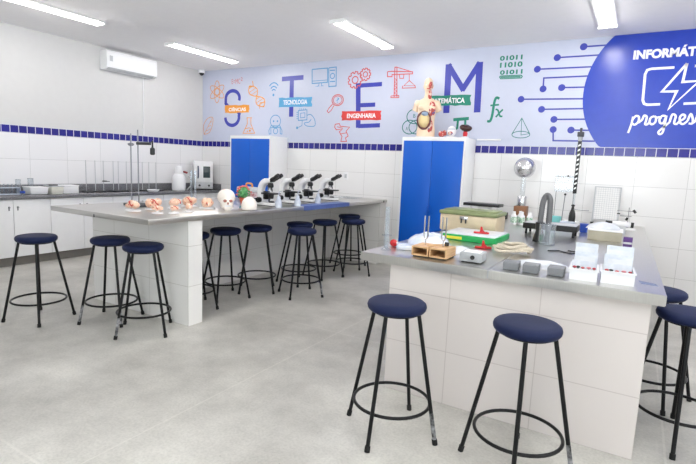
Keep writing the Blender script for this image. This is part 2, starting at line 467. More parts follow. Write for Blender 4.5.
def banner(f, x0, x1, y0, y1, m, name='banner', tilt=0):
    xm = (x0+x1)/2; a = (f(x0, y1)[0], f(xm, y1)[1]); b = (f(x1, y0)[0], f(xm, y0)[1]); w, h = b[0]-a[0], b[1]-a[1]; mb = MB()
    pts = []
    rnd = random.Random(int(x0))
    n = 9
    for i in range(n+1): pts.append((a[0]+.02*w+.96*w*i/n, a[1]+h*(.02+.09*rnd.random())))
    for k in (.25, .45, .7): pts.append((b[0]-w*.05*rnd.random(), a[1]+h*k))
    for i in range(n, -1, -1): pts.append((a[0]+.02*w+.96*w*i/n, b[1]-h*(.02+.09*rnd.random())))
    for k in (.7, .45, .25): pts.append((a[0]+w*.05*rnd.random(), a[1]+h*k))
    mb.prism(pts, DY-.003-.0024, DY-.003-.0012)
    MW(mb.obj(name, m, mural, smooth=False)); return a, b
def btext(s, f, x0, x1, y0, y1):
    xm = (x0+x1)/2; a = (f(x0, y1)[0], f(xm, y1)[1]); b = (f(x1, y0)[0], f(xm, y0)[1]); wall_text('lettering', s, a[0], b[0], a[1], b[1], m_mw, 3, 0.03)
def line(f, pts, w, m, name, mb=None, curve=False, closed=False, layer=1):
    P = [f(*p) for p in pts]
    if curve: P = [(v.x, v.y) for v in catmull([Vector((p[0], p[1], 0)) for p in P], 6, closed)]
    own = mb is None; mb = mb or MB()
    ribbon(mb, P, w, layer, closed)
    return MW(mb.obj(name, m, mural, smooth=False)) if own else mb

A = zoom(200, 60, 5.8)                                        # letter S and sciences
c1, c2 = A(190, 222), A(187, 333)
rS = abs(A(230, 222)[0]-c1[0])
s_pts = circ(c1, rS, 20, -0.35, PI*1.0, rz=.78*rS)+[A(150, 252), A(165, 270), A(190, 280), A(213, 292), A(229, 312)]+list(reversed(circ(c2, rS, 20, -PI, 0.2, rz=.85*rS)))
MW(ribbon(MB(), s_pts, .062).obj('letter_s', m_ind, mural, smooth=False))
banner(A, 143, 290, 258, 310, m_or); btext('CIÊNCIAS', A, 168, 268, 272, 297)
mb = MB(); c = A(100, 185)
ra = abs(A(145, 185)[0]-c[0])
for k in range(3): ribbon(mb, circ(c, ra, 28, rz=ra*.36, rot=PI/2+k*PI/3), .014, closed=True)
ribbon(mb, circ(c, ra*.3, 14), .014, closed=True)
MW(mb.obj('atom_icon', m_orl, mural, smooth=False))
a, b = A(185, 140), A(235, 108); wall_text('formula', 'E=MC', a[0], b[0], a[1], b[1], m_mrl, 1, -0.01)
a, b = A(238, 122), A(248, 100); wall_text('formula', '2', a[0], b[0], a[1], b[1], m_mrl, 1)
mb = MB(); s1, s2 = [], []
for i in range(25):
    t = i/24; x, y = 288+84*t, 150+122*t; q = 26*math.sin(t*PI*2.0)
    s1.append(A(x+q*.82, y-q*.57)); s2.append(A(x-q*.82, y+q*.57))
ribbon(mb, s1, .016); ribbon(mb, s2, .016)
for i in range(2, 24, 3): ribbon(mb, [s1[i], s2[i]], .009)
ribbon(mb, [A(283, 158), A(310, 150), A(305, 122)], .014); ribbon(mb, [A(347, 282), A(350, 248), A(378, 246)], .014)
MW(mb.obj('helix_icon', m_or, mural, smooth=False))
mb = MB(); c = A(428, 196)
for r in (14, 24, 36): 
    rr = abs(A(428+r, 196)[0]-c[0]); ribbon(mb, circ(c, rr, 10, PI*.25, PI*.75, rz=rr*1.35), .02)
disc(mb, A(427, 203), .022); MW(mb.obj('wireless_icon', m_lbl, mural, smooth=False))
mb = MB(); line(A, [(25, 432), (22, 380), (45, 340), (75, 335), (72, 380), (55, 420), (25, 432)], .012, m_orl, '', mb, True)
line(A, [(25, 432), (50, 380), (72, 338)], .01, m_orl, '', mb)
for k in range(3): line(A, [(35+12*k, 412-24*k), (62+4*k, 400-22*k)], .008, m_orl, '', mb)
MW(mb.obj('leaf_icon', m_orl, mural, smooth=False))
mb = MB(); line(A, [(272, 335), (300, 335), (296, 340), (296, 372), (318, 425), (250, 425), (275, 372), (275, 340), (272, 335)], .014, m_or, '', mb)
line(A, [(262, 400), (285, 393), (306, 402)], .012, m_or, '', mb); disc(mb, A(290, 410), .02); disc(mb, A(275, 414), .013)
MW(mb.obj('flask_icon', m_or, mural, smooth=False))
mb = MB(); c = A(438, 355); rr = abs(A(468, 355)[0]-c[0]); ribbon(mb, circ(c, rr, 24, rz=rr*.9), .014, closed=True)
disc(mb, A(428, 355), .016); disc(mb, A(450, 355), .016)
line(A, [(412, 382), (400, 410), (402, 430), (412, 428), (412, 392), (466, 392), (466, 428), (476, 430), (476, 408), (464, 382), (412, 382)], .013, m_lb, '', mb)
ribbon(mb, circ(A(439, 412), rr*.42, 14), .013, closed=True)
MW(mb.obj('robot_icon', m_lbl, mural, smooth=False))

B = zoom(270, 55, 5.8)                                        # letter T and technology
mb = MB(); ribbon(mb, [B(70, 140), B(195, 130)], .075); ribbon(mb, [B(128, 140), B(123, 358)], .085)
MW(mb.obj('letter_t', m_ind, mural, smooth=False))
banner(B, 47, 250, 242, 304, m_lb); btext('TECNOLOGIA', B, 78, 218, 260, 287)
mb = MB(); line(B, [(245, 84), (335, 76), (335, 158), (245, 166), (245, 84)], .016, m_lb, '', mb); line(B, [(245, 152), (335, 145)], .01, m_lb, '', mb)
line(B, [(285, 166), (283, 180), (262, 184), (312, 180), (300, 178), (300, 163)], .012, m_lb, '', mb)
line(B, [(342, 75), (385, 70), (384, 180), (342, 184), (342, 75)], .016, m_lb, '', mb)
for y in (90, 155): line(B, [(348, y), (378, y-2)], .016, m_lb, '', mb)
ribbon(mb, circ(B(363, 122), .04, 14), .014, closed=True)
MW(mb.obj('computer_icon', m_lbl, mural, smooth=False))
mb = MB(); line(B, [(165, 322), (215, 318), (215, 376), (165, 380), (165, 322)], .014, m_lb, '', mb); line(B, [(178, 338), (203, 335), (203, 362), (178, 365), (178, 338)], .011, m_lb, '', mb)
for k in range(4):
    line(B, [(174+11*k, 320), (174+11*k, 309)], .01, m_lb, '', mb); line(B, [(165, 332+12*k), (154, 333+12*k)], .01, m_lb, '', mb)
line(B, [(215, 350), (235, 345), (252, 360), (262, 385), (258, 412), (215, 412), (200, 395), (225, 390), (240, 372)], .013, m_lb, '', mb, True)
line(B, [(188, 380), (186, 410), (165, 420)], .011, m_lb, '', mb); disc(mb, B(158, 422), .022)
MW(mb.obj('circuit_chip_icon', m_lbl, mural, smooth=False))
mb = MB(); c = B(393, 262); rr = abs(B(426, 262)[0]-c[0]); ribbon(mb, circ(c, rr, 28, rz=rr*.8), .014, closed=True); ribbon(mb, circ(c, rr*.76, 24, rz=rr*.6), .011, closed=True)
line(B, [(372, 293), (355, 322), (340, 335), (332, 326), (345, 305), (364, 285)], .013, m_mrl, '', mb)
MW(mb.obj('magnifier_icon', m_mrl, mural, smooth=False))
a, b = B(386, 276), B(402, 247); wall_text('question_mark', '?', a[0], b[0], a[1], b[1], m_lbl, 1)

C = zoom(320, 55, 4.88)                                       # letter E and engineering
mb = MB(); ribbon(mb, [C(187, 138), C(187, 355)], .082); ribbon(mb, [C(187, 150), C(303, 142)], .062); ribbon(mb, [C(187, 246), C(270, 242)], .062); ribbon(mb, [C(187, 347), C(293, 343)], .062)
MW(mb.obj('letter_e', m_ind, mural, smooth=False))
banner(C, 102, 306, 270, 321, m_mr); btext('ENGENHARIA', C, 132, 274, 285, 308)
def gear(mb, c, R, r, n, w):
    P = []
    for i in range(n):
        a = 2*PI*i/n
        for da, rr in ((-.26, .8), (-.16, 1), (.16, 1), (.26, .8)): P.append((c[0]+R*rr*math.cos(a+da*6.0/n*1.6), c[1]+R*rr*math.sin(a+da*6.0/n*1.6)))
    ribbon(mb, P, w, closed=True); ribbon(mb, circ(c, r, 20), w, closed=True)
mb = MB(); rr = abs(C(212, 122)[0]-C(172, 122)[0])*.86; gear(mb, C(172, 122), rr, rr*.42, 9, .016); rr *= .74; gear(mb, C(222, 95), rr, rr*.42, 9, .015)
MW(mb.obj('gears_icon', m_mrl, mural, smooth=False))
mb = MB(); line(C, [(362, 205), (366, 60), (376, 60), (376, 205)], .014, m_mrl, '', mb); line(C, [(345, 208), (348, 200), (385, 198), (385, 208), (345, 208)], .012, m_mrl, '', mb)
line(C, [(330, 82), (350, 80), (452, 82), (452, 92), (352, 96), (352, 106), (330, 106), (330, 82)], .014, m_mrl, '', mb); line(C, [(370, 58), (448, 82)], .011, m_mrl, '', mb)
for k in range(5): line(C, [(363, 112+18*k), (376, 124+18*k), (363, 130+18*k)], .009, m_mrl, '', mb)
line(C, [(388, 96), (390, 114), (408, 114), (410, 96)], .012, m_mrl, '', mb); line(C, [(436, 92), (436, 128)], .01, m_mrl, '', mb)
line(C, [(436, 125), (410, 150), (465, 150), (436, 125)], .012, m_mrl, '', mb); line(C, [(405, 150), (402, 162), (466, 160), (464, 150)], .012, m_mrl, '', mb)
MW(mb.obj('crane_icon', m_mrl, mural, smooth=False))
mb = MB(); line(C, [(75, 338), (95, 335), (100, 348), (145, 352), (128, 372), (138, 395), (125, 405), (130, 422), (102, 422), (108, 398), (95, 375), (110, 362), (80, 365), (72, 352), (75, 338)], .014, m_mrl, '', mb)
line(C, [(100, 385), (130, 380)], .011, m_mrl, '', mb); line(C, [(84, 350), (112, 358)], .011, m_mrl, '', mb)
MW(mb.obj('robot_arm_icon', m_mrl, mural, smooth=False))
mb = MB()
for (x, y, r) in ((462, 300, 38), (438, 352, 36), (470, 352, 36)):
    c = C(x, y); rr = abs(C(x+r, y)[0]-c[0]); ribbon(mb, circ(c, rr, 28, rz=rr*.85), .013, closed=True)
MW(mb.obj('venn_icon', m_mgl, mural, smooth=False))
for s, x, y in (('B', 455, 306), ('A', 418, 368)):
    a, b = C(x, y), C(x+12, y-18); wall_text('lettering', s, a[0], b[0], a[1], b[1], m_mgl, 1)

E4 = zoom(400, 50, 4.643)                                     # letter M and mathematics
mb = MB(); ribbon(mb, [E4(215, 293), E4(227, 66)], .088); ribbon(mb, [E4(358, 290), E4(371, 56)], .088); ribbon(mb, [E4(224, 68), E4(296, 188)], .074); ribbon(mb, [E4(288, 188), E4(372, 58)], .074)
MW(mb.obj('letter_m', m_ind, mural, smooth=False))
banner(E4, 120, 337, 208, 262, m_mg); btext('MATEMÁTICA', E4, 140, 303, 218, 248)
mb = MB(); ribbon(mb, [E4(248, 324), E4(320, 318)], .042); ribbon(mb, [E4(270, 322), E4(266, 362), E4(254, 374)], .03); ribbon(mb, [E4(304, 320), E4(302, 365), E4(314, 374)], .03)
MW(mb.obj('pi_symbol', m_mg, mural, smooth=False))
mb = MB(); line(E4, [(405, 330), (418, 330), (428, 305), (438, 245), (448, 222), (462, 226)], .032, m_mg, '', mb, True); line(E4, [(420, 258), (460, 254)], .022, m_mg, '', mb)
line(E4, [(444, 276), (455, 280), (464, 306), (476, 308)], .022, m_mg, '', mb, True); line(E4, [(478, 276), (462, 292), (445, 312)], .022, m_mg, '', mb)
MW(mb.obj('function_symbol', m_mg, mural, smooth=False))
for s, y0, y1 in (('01011', 25, 47), ('11010', 56, 80), ('01011', 92, 113)):
    a, b = (E4(464, y1)[0], E4(517, y1)[1]), (E4(570, y0)[0], E4(517, y0)[1]); wall_text('binary_digits', s, a[0], b[0], a[1], b[1], m_mg, 1, 0.035)
mb = MB(); line(E4, [(462, 126), (468, 121), (562, 117), (568, 122), (564, 130), (468, 134), (462, 126)], .012, m_mg, '', mb)
ribbon(mb, [E4(468, 127), E4(560, 124)], .016)
MW(mb.obj('binary_underline', m_mg, mural, smooth=False))
mb = MB(); c = E4(561, 393); rr = abs(E4(603, 393)[0]-c[0]); ribbon(mb, circ(c, rr, 28, rz=rr*.38), .009, closed=True)
ribbon(mb, [E4(520, 390), E4(566, 316), E4(602, 388)], .009); ribbon(mb, [E4(566, 316), E4(562, 395), E4(602, 388)], .007)
MW(mb.obj('cone_icon', m_mgl, mural, smooth=False))

G = zoom(510, 30, 3.867)                                      # circuit traces
mb = MB()
for d, path in (((285, 65), [(285, 65), (372, 59)]), ((183, 107), [(183, 107), (345, 97)]), ((106, 152), [(106, 152), (325, 142)]), ((128, 228), [(128, 228), (131, 186), (304, 178)]),
                ((200, 223), [(200, 223), (296, 221)]), ((43, 268), [(43, 268), (290, 266)]), ((122, 307), [(122, 307), (290, 304)]), ((170, 346), [(170, 346), (294, 345)]),
                ((236, 387), [(236, 387), (305, 388)]), ((167, 385), [(167, 385), (167, 428), (328, 430)])):
    disc(mb, G(*d), .041); line(G, path, .018, m_ind, '', mb)
MW(mb.obj('circuit_traces', m_ind, mural, smooth=False))
cc, cr = (.237, 2.42), .93                                     # big blue disc cut by ceiling and tiles
pts = [p for p in circ(cc, cr, 160)]
poly = []
for i in range(len(pts)):
    p = pts[i]; poly.append((p[0], min(max(p[1], 1.8035), HC-.001)))
cl = []
for p in poly:
    if not cl or (abs(p[0]-cl[-1][0])+abs(p[1]-cl[-1][1])) > 1e-5: cl.append(p)
mb = MB(); mb.prism(cl, DY-.003-.0018, DY-.003-.0006); MW(mb.obj('blue_disc', m_circ, mural, smooth=False))
H = zoom(596, 20, 3.867)
a = H(143, 154); b = H(348, 118); zt = H(143, 123)[1]
wall_text('disc_heading', 'INFORMÁTICA', a[0], a[0]+(b[0]-a[0])*1.60, a[1], zt+.035, m_mw, 3, 0.05)
mb = MB(); wB = .026
line(H, [(303, 184), (215, 189), (198, 194), (190, 210), (181, 310), (186, 324), (198, 328), (248, 326)], wB, m_mw, '', mb, layer=3)
line(H, [(352, 168), (255, 277), (312, 276), (280, 345), (400, 236), (335, 240), (352, 168)], wB, m_mw, '', mb, layer=3)
line(H, [(382, 178), (430, 174), (446, 182), (450, 200), (442, 300), (435, 314), (420, 320), (338, 324)], wB, m_mw, '', mb, layer=3)
MW(mb.obj('lightning_card_icon', m_mw, mural, smooth=False))
mb = MB()                                                      # script word, drawn stroke by stroke
for st in ([(144, 374), (136, 405), (124, 437)], [(142, 384), (155, 371), (166, 376), (163, 394), (150, 405), (139, 400)], [(163, 398), (178, 386), (186, 370), (196, 374), (194, 388), (190, 402), (198, 404), (208, 394)],
           [(226, 372), (212, 378), (207, 395), (216, 404), (229, 395), (232, 378), (226, 372)], [(232, 380), (244, 376), (250, 384)], [(270, 372), (256, 371), (246, 384), (248, 398), (260, 398), (271, 374)],
           [(272, 370), (266, 402), (258, 434), (246, 442), (242, 432), (262, 414), (284, 396)], [(284, 396), (295, 366), (308, 372), (302, 398), (312, 402), (322, 392)],
           [(322, 392), (340, 382), (344, 370), (334, 366), (324, 378), (326, 398), (338, 402), (354, 390)], [(354, 390), (366, 364), (374, 382), (372, 400), (358, 400)], [(372, 400), (384, 390), (396, 362), (404, 382), (402, 398), (388, 398)]):
    line(H, st, .022, m_mw, '', mb, curve=True, layer=3)
MW(mb.obj('script_lettering', m_mw, mural, smooth=False))

# ------------------------------------------------------------------ ceiling lamps
def make_lamp(label, loc):
    t = thing('ceiling_lamp', label, 'lamp', loc, 0, 'twin tube ceiling lamps')
    MB().bb(-.092, .092, -.635, .635, -.018, 0, .003).obj('housing', m_lampw, t)
    MB().bb(-.095, .095, -.645, -.635, -.042, 0).obj('end_cap', m_lampw, t, smooth=False)
    MB().bb(-.095, .095, .635, .645, -.042, 0).obj('end_cap', m_lampw, t, smooth=False)
    for sx in (-1, 1):
        MB().cyl((sx*.045, -.634, -.022), (sx*.045, .634, -.022), .019, n=14).obj('tube', m_tube, t)
    return t
xs = [-5.9, -3.1, -.46]
lampspec = [(-5.9, 3.12, 'lit twin tube ceiling lamp at the upper left corner, nearest the air conditioner side'), (-5.9, 5.43, 'lit twin tube ceiling lamp between the air conditioner and the mural corner'),
            (-3.1, 5.43, 'lit twin tube ceiling lamp in the middle above the letters of the mural'), (-.47, 5.42, 'lit twin tube ceiling lamp in front of the blue disc of the mural')]
L0 = None
for x, y, lb in lampspec:
    if L0 is None: L0 = make_lamp(lb, (x, y, HC))
    else: dup(L0, (x, y, HC), 0, lb, 'twin tube ceiling lamps')
for x, y, lb in ((-3.1, 3.12, 'ceiling lamp overhead between the two benches, outside the picture'), (-.46, 3.12, 'ceiling lamp right above the right bench, outside the picture'),  # unseen lamps continuing the grid, put in to light the room
                 (-.46, .8, 'unseen ceiling lamp added for light in the row behind, above the viewer'),
                 (1.6, 3.12, 'unseen ceiling lamp added for light on the window side, beside the right bench'), (1.6, 5.45, 'unseen ceiling lamp added for light on the window side, near the back wall')):
    dup(L0, (x, y, HC), 0, lb, 'twin tube ceiling lamps')

# ------------------------------------------------------------------ wall fittings
ac = thing('air_conditioner', 'white split air conditioner high on the left wall', 'air conditioner', (LX+.002, 4.985, 2.74))
prof = [(0, 0), (.10, 0), (.155, .03), (.165, .07), (.163, .26), (.15, .278), (0, .278)]
mb = MB(); mb.loft([[(x, -.43, z) for x, z in prof], [(x, .455, z) for x, z in prof]]); mb.obj('body', m_whitep, ac, ang=30)
MB().loft([[(x, y, z) for x, z in ((.105, -.006), (.158, .022), (.162, .03), (.10, .003))] for y in (-.40, .40)]).obj('louver', m_lgrey, ac)
MB().bb(.162, .1665, -.38, -.33, .12, .2).obj('display', m_lgrey, ac, smooth=False)
MB().cyl((.011, .30, -.93), (.011, .30, .02), .008, n=8).obj('drain_pipe', m_whitep, ac)
cm = thing('security_camera', 'small white dome security camera in the ceiling corner', 'camera', (LX+.10, DY-.12, HC))
MB().lathe([(.0, 0), (.06, 0), (.06, -.05), (.05, -.06), (0, -.06)], 20).obj('base', m_whitep, cm)
MB().ell((0, 0, -.06), (.045, .045, .045)).obj('lens_dome', m_blk, cm)
so = thing('wall_socket', 'white wall socket plate on the tiles behind the microscopes', 'socket', (at(346, 176, 1, DY).x, DY, at(346, 176, 1, DY).z))
MB().bb(-.04, .04, -.01, 0, -.06, .06, .003).obj('plate', m_whitep, so); MB().bb(-.02, .02, -.013, -.009, -.03, .03).obj('insert', m_lgrey, so, smooth=False)
a = at(478, 139.5, 1, DY); b = at(501, 139.5, 1, DY)
struct(MB().bb(-1.93, b.x, DY-.03, DY-.0045, 1.865, 1.885).obj('trim_3', m_whitep, smooth=False))

# ------------------------------------------------------------------ left counter: cabinet units and worktop
YC0 = 1.708
wt = thing('countertop', 'grey speckled granite countertop running along the left wall', 'countertop', (LX, YC0, 0))
MB().bb(0, .493, 0, DY-YC0, .855, .90, .004).obj('slab', m_granite, wt)
tag(place(MB().bb(0, .02, 0, DY-YC0, .0, .112, .003).obj('granite_upstand', m_granite), (LX+.0005, YC0-.001, .9002)), 'grey granite upstand along the left wall behind the counter things', 'upstand')
tag(place(MB().bb(.022, .493, -.02, 0, .0, .112, .003).obj('granite_upstand', m_granite), (LX, DY-.001, .9002)), 'short grey granite upstand on the back wall behind the oven', 'upstand')
def make_cab(label, y, w, doors=2):
    t = thing('base_cabinet', label, 'cabinet', (LX, y, 0), 0, 'white base cabinets under the granite counter')
    MB().bb(.0, .445, .001, w-.001, .12, .855).obj('body', m_white_lam, t, smooth=False)
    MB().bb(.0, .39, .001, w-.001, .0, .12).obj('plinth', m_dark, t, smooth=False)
    for k in range(doors):
        a, b = w*k/doors+.003, w*(k+1)/doors-.003
        d = MB().bb(.445, .463, a, b, .122, .85, .002).obj('door', m_white_lam, t)
        yy = (b-.047 if (k == 0 and doors == 2) else a+.047)
        h = MB().cyl((.462, yy, .755), (.478, yy, .755), .011, n=14).bb(.463, .469, yy-.007, yy+.007, .715, .768).obj('lock', m_alu, d)
    return t
c0 = make_cab('white two door base cabinet, far left, cut by the picture edge', YC0, .9)
for k, lb in ((1, 'white two door base cabinet with locks, left of the single stool'), (2, 'white two door base cabinet behind the single stool, left of the bench corner'), (3, 'white base cabinet partly hidden behind the left bench top'), (4, 'white base cabinet hidden behind the left bench, under the oven')):
    dup(c0, (LX, YC0+.9*k, 0), 0, lb)
make_cab('narrow white base cabinet in the corner against the back wall', YC0+4.5, DY-YC0-4.502, 1)

# ------------------------------------------------------------------ tall blue cabinets
def make_tall(label, x0):
    t = thing('tall_cabinet', label, 'cabinet', (x0, 6.115, 0), 0, 'tall blue and white cabinets')
    w, d, h = .88, .445, 1.875
    MB().bb(0, w, .02, d, .0, h, .003).obj('body', m_white_lam, t)
    mb = MB(); mb.bb(0, .022, 0, .02, 0, h); mb.bb(w-.022, w, 0, .02, 0, h); mb.bb(.022, w-.022, 0, .02, h-.048, h); mb.bb(.022, w-.022, 0, .02, 0, .06)
    mb.obj('front_frame', m_white_lam, t, smooth=False)
    for k in (0, 1):
        a = .024+(w-.048)*k/2; d_ = MB().bb(a+.002, a+(w-.048)/2-.002, -.004, .016, .064, h-.05, .002).obj('door', m_blue_door, t)
        xh = a+(w-.048)/2-.02 if k == 0 else a+.02
        MB().bb(xh-.005, xh+.005, -.018, -.004, .86, .98, .002).obj('handle', m_blue_door, d_)
    return t
make_tall('tall white cabinet with blue doors behind the microscopes', -6.015)
make_tall('tall white cabinet with blue doors carrying the anatomical torso', -2.825)

# ------------------------------------------------------------------ benches
TA, TB = .976, .90
ib = thing('lab_bench', 'long white tiled lab bench with steel top on the left, carrying microscopes', 'bench', (-3.92, 2.41, 0), 0, 'tiled lab benches')
def loc(mb, e): return mb.shift(Matrix.Translation(-Vector(e.location)))
loc(MB().bb(-4.612, -3.228, 2.41, DY-.005, TA-.045, TA, .004), ib).obj('steel_top', m_steel, ib)
o = loc(MB().bb(at(92.5, 217, 1, 2.824).x, -3.254, 2.824, 2.979, 0, TA-.045), ib).obj('end_panel', m_bench_a, ib, smooth=False)
o = loc(MB().bb(-4.29, -4.12, 2.979, 6.40, 0, TA-.045), ib).obj('base_wall', m_bench_as, ib, smooth=False)
o = loc(MB().bb(-4.29, -3.254, 6.40, DY-.005, 0, TA-.045), ib).obj('end_panel', m_bench_a, ib, smooth=False)
loc(MB().bb(-3.2281, -3.2255, 6.44, 6.47, TA-.04, TA-.012), ib).obj('corner_plug', m_dgrey, ib, smooth=False)
q = at(94, 213.5, 1, 2.41)
loc(MB().bb(q.x-.006, q.x+.006, 2.4075, 2.4101, TA-.046, TA-.02), ib).obj('seam_clip', m_dgrey, ib, smooth=False)
rb = thing('lab_bench', 'white tiled lab bench with steel top on the right, crowded with physics gear', 'bench', (-.68, 2.747, 0), 0, 'tiled lab benches')
def slab(x0, x1, xr1, name):
    mb = MB(); pts = [(x0, 2.747), (x1, 2.747), (xr1, DY-.005), (x0, DY-.005)]
    mb._add([(p[0], p[1], TB-.055) for p in pts]+[(p[0], p[1], TB) for p in pts], [(3, 2, 1, 0), (4, 5, 6, 7), (0, 1, 5, 4), (1, 2, 6, 5), (2, 3, 7, 6), (3, 0, 4, 7)])
    bmesh.ops.bevel(mb.bm, geom=mb.bm.edges[:], offset=.004, segments=2, affect='EDGES')
    return loc(mb, rb).obj(name, m_steel, rb)
slab(-1.525, -.693, -.693, 'steel_top'); slab(-.685, .172, .10, 'steel_top')
loc(MB().bb(-.693, -.685, 2.755, DY-.01, TB-.05, TB-.006), rb).obj('joint_strip', m_lgrey, rb, smooth=False)
loc(MB().bb(-1.325, .117, 2.798, 2.955, 0, TB-.055), rb).obj('end_panel', m_bench_b, rb, smooth=False)
loc(MB().bb(-1.325, -.45, 2.955, DY-.155, 0, TB-.055), rb).obj('base_wall', m_bench_bs, rb, smooth=False)
loc(MB().bb(-1.325, .06, DY-.155, DY-.002, 0, TB-.055), rb).obj('end_panel', m_bench_b, rb, smooth=False)

# ------------------------------------------------------------------ stools
def leg_pts(a, z):
    r = .128+(.268-.128)*(.70-z)/.70
    return (r*math.cos(a), r*math.sin(a), z)
def make_stool(name, label, worn=()):
    t = thing('bar_stool', label, 'stool', (0, 0, 0), 0, 'navy lab stools')
    MB().lathe([(0, .689), (.13, .689), (.148, .694), (.158, .706), (.161, .720), (.157, .734), (.146, .743), (.12, .748), (.06, .7495), (0, .75)], 40).obj('seat', m_navy, t)
    MB().lathe([(0, .68), (.122, .68), (.122, .69), (0, .69)], 32).obj('seat_plate', m_blkmetal, t)
    for k in range(4):
        a = k*PI/2; w = k in worn
        lg = MB().cyl(leg_pts(a, .018 if not w else .17), leg_pts(a, .685), .0108, n=14)
        lo = lg.obj('leg', m_blkmetal, t)
        if w:
            wp = MB().cyl(leg_pts(a, .018), leg_pts(a, .17), .0114, n=14).obj('worn_shank', m_worn, lo); wp['label'] = 'leg end with silvery worn paint'
        MB().cyl(leg_pts(a, 0.0005), leg_pts(a, .03), .0145, n=14).obj('foot_tip', m_rubber, lo)
    MB().torus((0, 0, .178), .2095, .009).obj('foot_ring', m_blkmetal, t)
    return t
def seat(px, py):
    p = at(px, py, 2, .72); return (p.x, p.y, 0)
R = math.radians
GS = 'navy lab stools'
s0 = make_stool('s', 'navy stool standing alone in front of the white base cabinets on the left')
place(s0, (-4.425, 2.185, 0), R(62))
sB = make_stool('s', 'navy stool at the near end of the left bench, overlapped by another stool', (2, 3)); place(sB, (-3.925, 2.545, 0), R(72))
sC = make_stool('s', 'navy stool at the near end of the left bench, nearest the white pillar', (3,)); place(sC, (-3.455, 2.53, 0), 0)
for px, py, rz, lb in ((192.5, 235.2, 20, 'navy stool almost hidden behind the end pillar of the left bench'), (225.7, 230.6, 27, 'navy stool along the left bench side, first one fully clear of the pillar'),
                       (257.8, 227.7, -5, 'navy stool along the left bench side, second one clear of the pillar'), (300, 224.5, 35, 'navy stool hidden right behind the pulled out stool midway along left bench'),
                       (325, 222, 30, 'navy stool along the left bench between the two overlapping pairs of stools'), (349.5, 216.3, 20, 'rear stool of the overlapping pair at the far end of the left bench'),
                       (353.5, 221.3, 5, 'front stool of the overlapping pair at the far end of the left bench')):
    dup(s0, seat(px, py), R(rz), lb)
sW = make_stool('s', 'navy stool pulled out, front of the overlapping pair midway along left bench', (0,)); place(sW, seat(302.2, 231), R(12))
sD = make_stool('s', 'large navy stool in the foreground at the left end of right bench', (0,)); place(sD, (-1.056, 2.338, 0), 0)
sE = make_stool('s', 'large navy stool in the foreground cut off by the bottom of the picture', (0,)); place(sE, (-.392, 2.405, 0), R(9))
dup(s0, (.315, 3.2, 0), R(-3), 'navy stool cut by the right picture edge, nearer one beside the right bench')
dup(s0, (.185, 3.72, 0), R(20), 'navy stool beside the right bench, behind the one at the picture edge')

# ------------------------------------------------------------------ microscopes on the left bench
def make_micro(label):
    t = thing('microscope', label, 'microscope', (0, 0, 0), 0, 'white microscopes')
    mb = MB(); mb.box((-.01, 0, .022), (.25, .14, .034), bev=.014, seg=3); mb.box((-.095, 0, .05), (.075, .1, .05), bev=.015); mb.obj('base', m_whitep, t)
    MB().box((-.01, 0, .004), (.235, .125, .008)).obj('base_trim', m_blk, t, smooth=False)
    pts = catmull([(-.10, 0, .06), (-.128, 0, .12), (-.125, 0, .19), (-.095, 0, .245), (-.045, 0, .272)], 5)
    mb = MB(); rings = []
    for i, p in enumerate(pts):
        tn = (pts[min(i+1, len(pts)-1)]-pts[max(i-1, 0)]).normalized(); nn = Vector((-tn.z, 0, tn.x)); w, h = .038, .032
        rings.append([p+nn*h*sx+Vector((0, w*sy, 0)) for sx, sy in ((-1, -.7), (-.7, -1), (.7, -1), (1, -.7), (1, .7), (.7, 1), (-.7, 1), (-1, .7))])
    mb.loft(rings); mb.obj('arm', m_whitep, t, ang=50)
    MB().box((-.005, 0, .277), (.11, .07, .05), bev=.016, seg=3, ry=-.25).obj('head', m_whitep, t)
    nz = MB().lathe([(0, .20), (.03, .203), (.036, .218), (.034, .235), (.028, .252), (0, .256)], 20, (.012, 0, 0)).obj('nosepiece', m_blk, t)
    for k, (dx, dy, l) in enumerate(((.022, 0, .05), (-.012, .02, .035), (-.012, -.02, .04))):
        MB().cyl((.012+dx*.6, dy*.6, .21), (.012+dx*1.3, dy*1.3, .21-l), .0095, .007, 12).obj('objective', m_alu if k else m_dgrey, nz)
    st = MB().box((.02, 0, .138), (.165, .14, .016), bev=.003).obj('stage', m_blk, t)
    MB().box((.02, -.0, .148), (.07, .024, .003)).obj('slide_holder', m_alu, st, smooth=False)
    MB().box((-.045, 0, .115), (.06, .05, .09), bev=.006).obj('stage_bracket', m_blk, t)
    MB().lathe([(0, .08), (.024, .08), (.03, .1), (.03, .128), (0, .128)], 18, (.025, 0, 0)).obj('condenser', m_blk, t)
    MB().lathe([(0, .035), (.034, .037), (.032, .05), (.02, .056), (0, .056)], 18, (.035, 0, 0)).obj('light_source', m_dgrey, t)
    for sy in (-1, 1):
        k = MB().cyl((-.098, sy*.05, .062), (-.098, sy*.082, .062), .03, n=22).cyl((-.098, sy*.082, .062), (-.098, sy*.1, .062), .017, n=18).obj('focus_knob', m_blk, t)
    mb = MB()
    mb.box((.052, 0, .292), (.06, .07, .042), bev=.01, ry=-.5)
    mb.obj('binocular_body', m_blk, t)
    for sy in (-1, 1):
        d = Vector((math.cos(.5), 0, math.sin(.5))); p = Vector((.065, sy*.026, .297))
        MB().cyl(p, p+d*.06, .018, .019, 16).cyl(p+d*.06, p+d*.1, .0235, .021, 16).obj('eyepiece', m_blk, t)
    return t
mc = make_micro('white and black microscope, nearest of the row, beside the white skull cap')
place(mc, (-3.50, 4.17, TA), R(-4))
for px, py, rz, lb in ((290.5, 203.2, -2, 'white and black microscope, second from the skulls in the row of four'), (309, 202, -3, 'white and black microscope, third from the skulls in the row of four'), (329.5, 200.2, 0, 'white and black microscope, farthest of the row of four')):
    p = at(px, py, 2, TA); dup(mc, (p.x, p.y, TA), R(rz), lb)
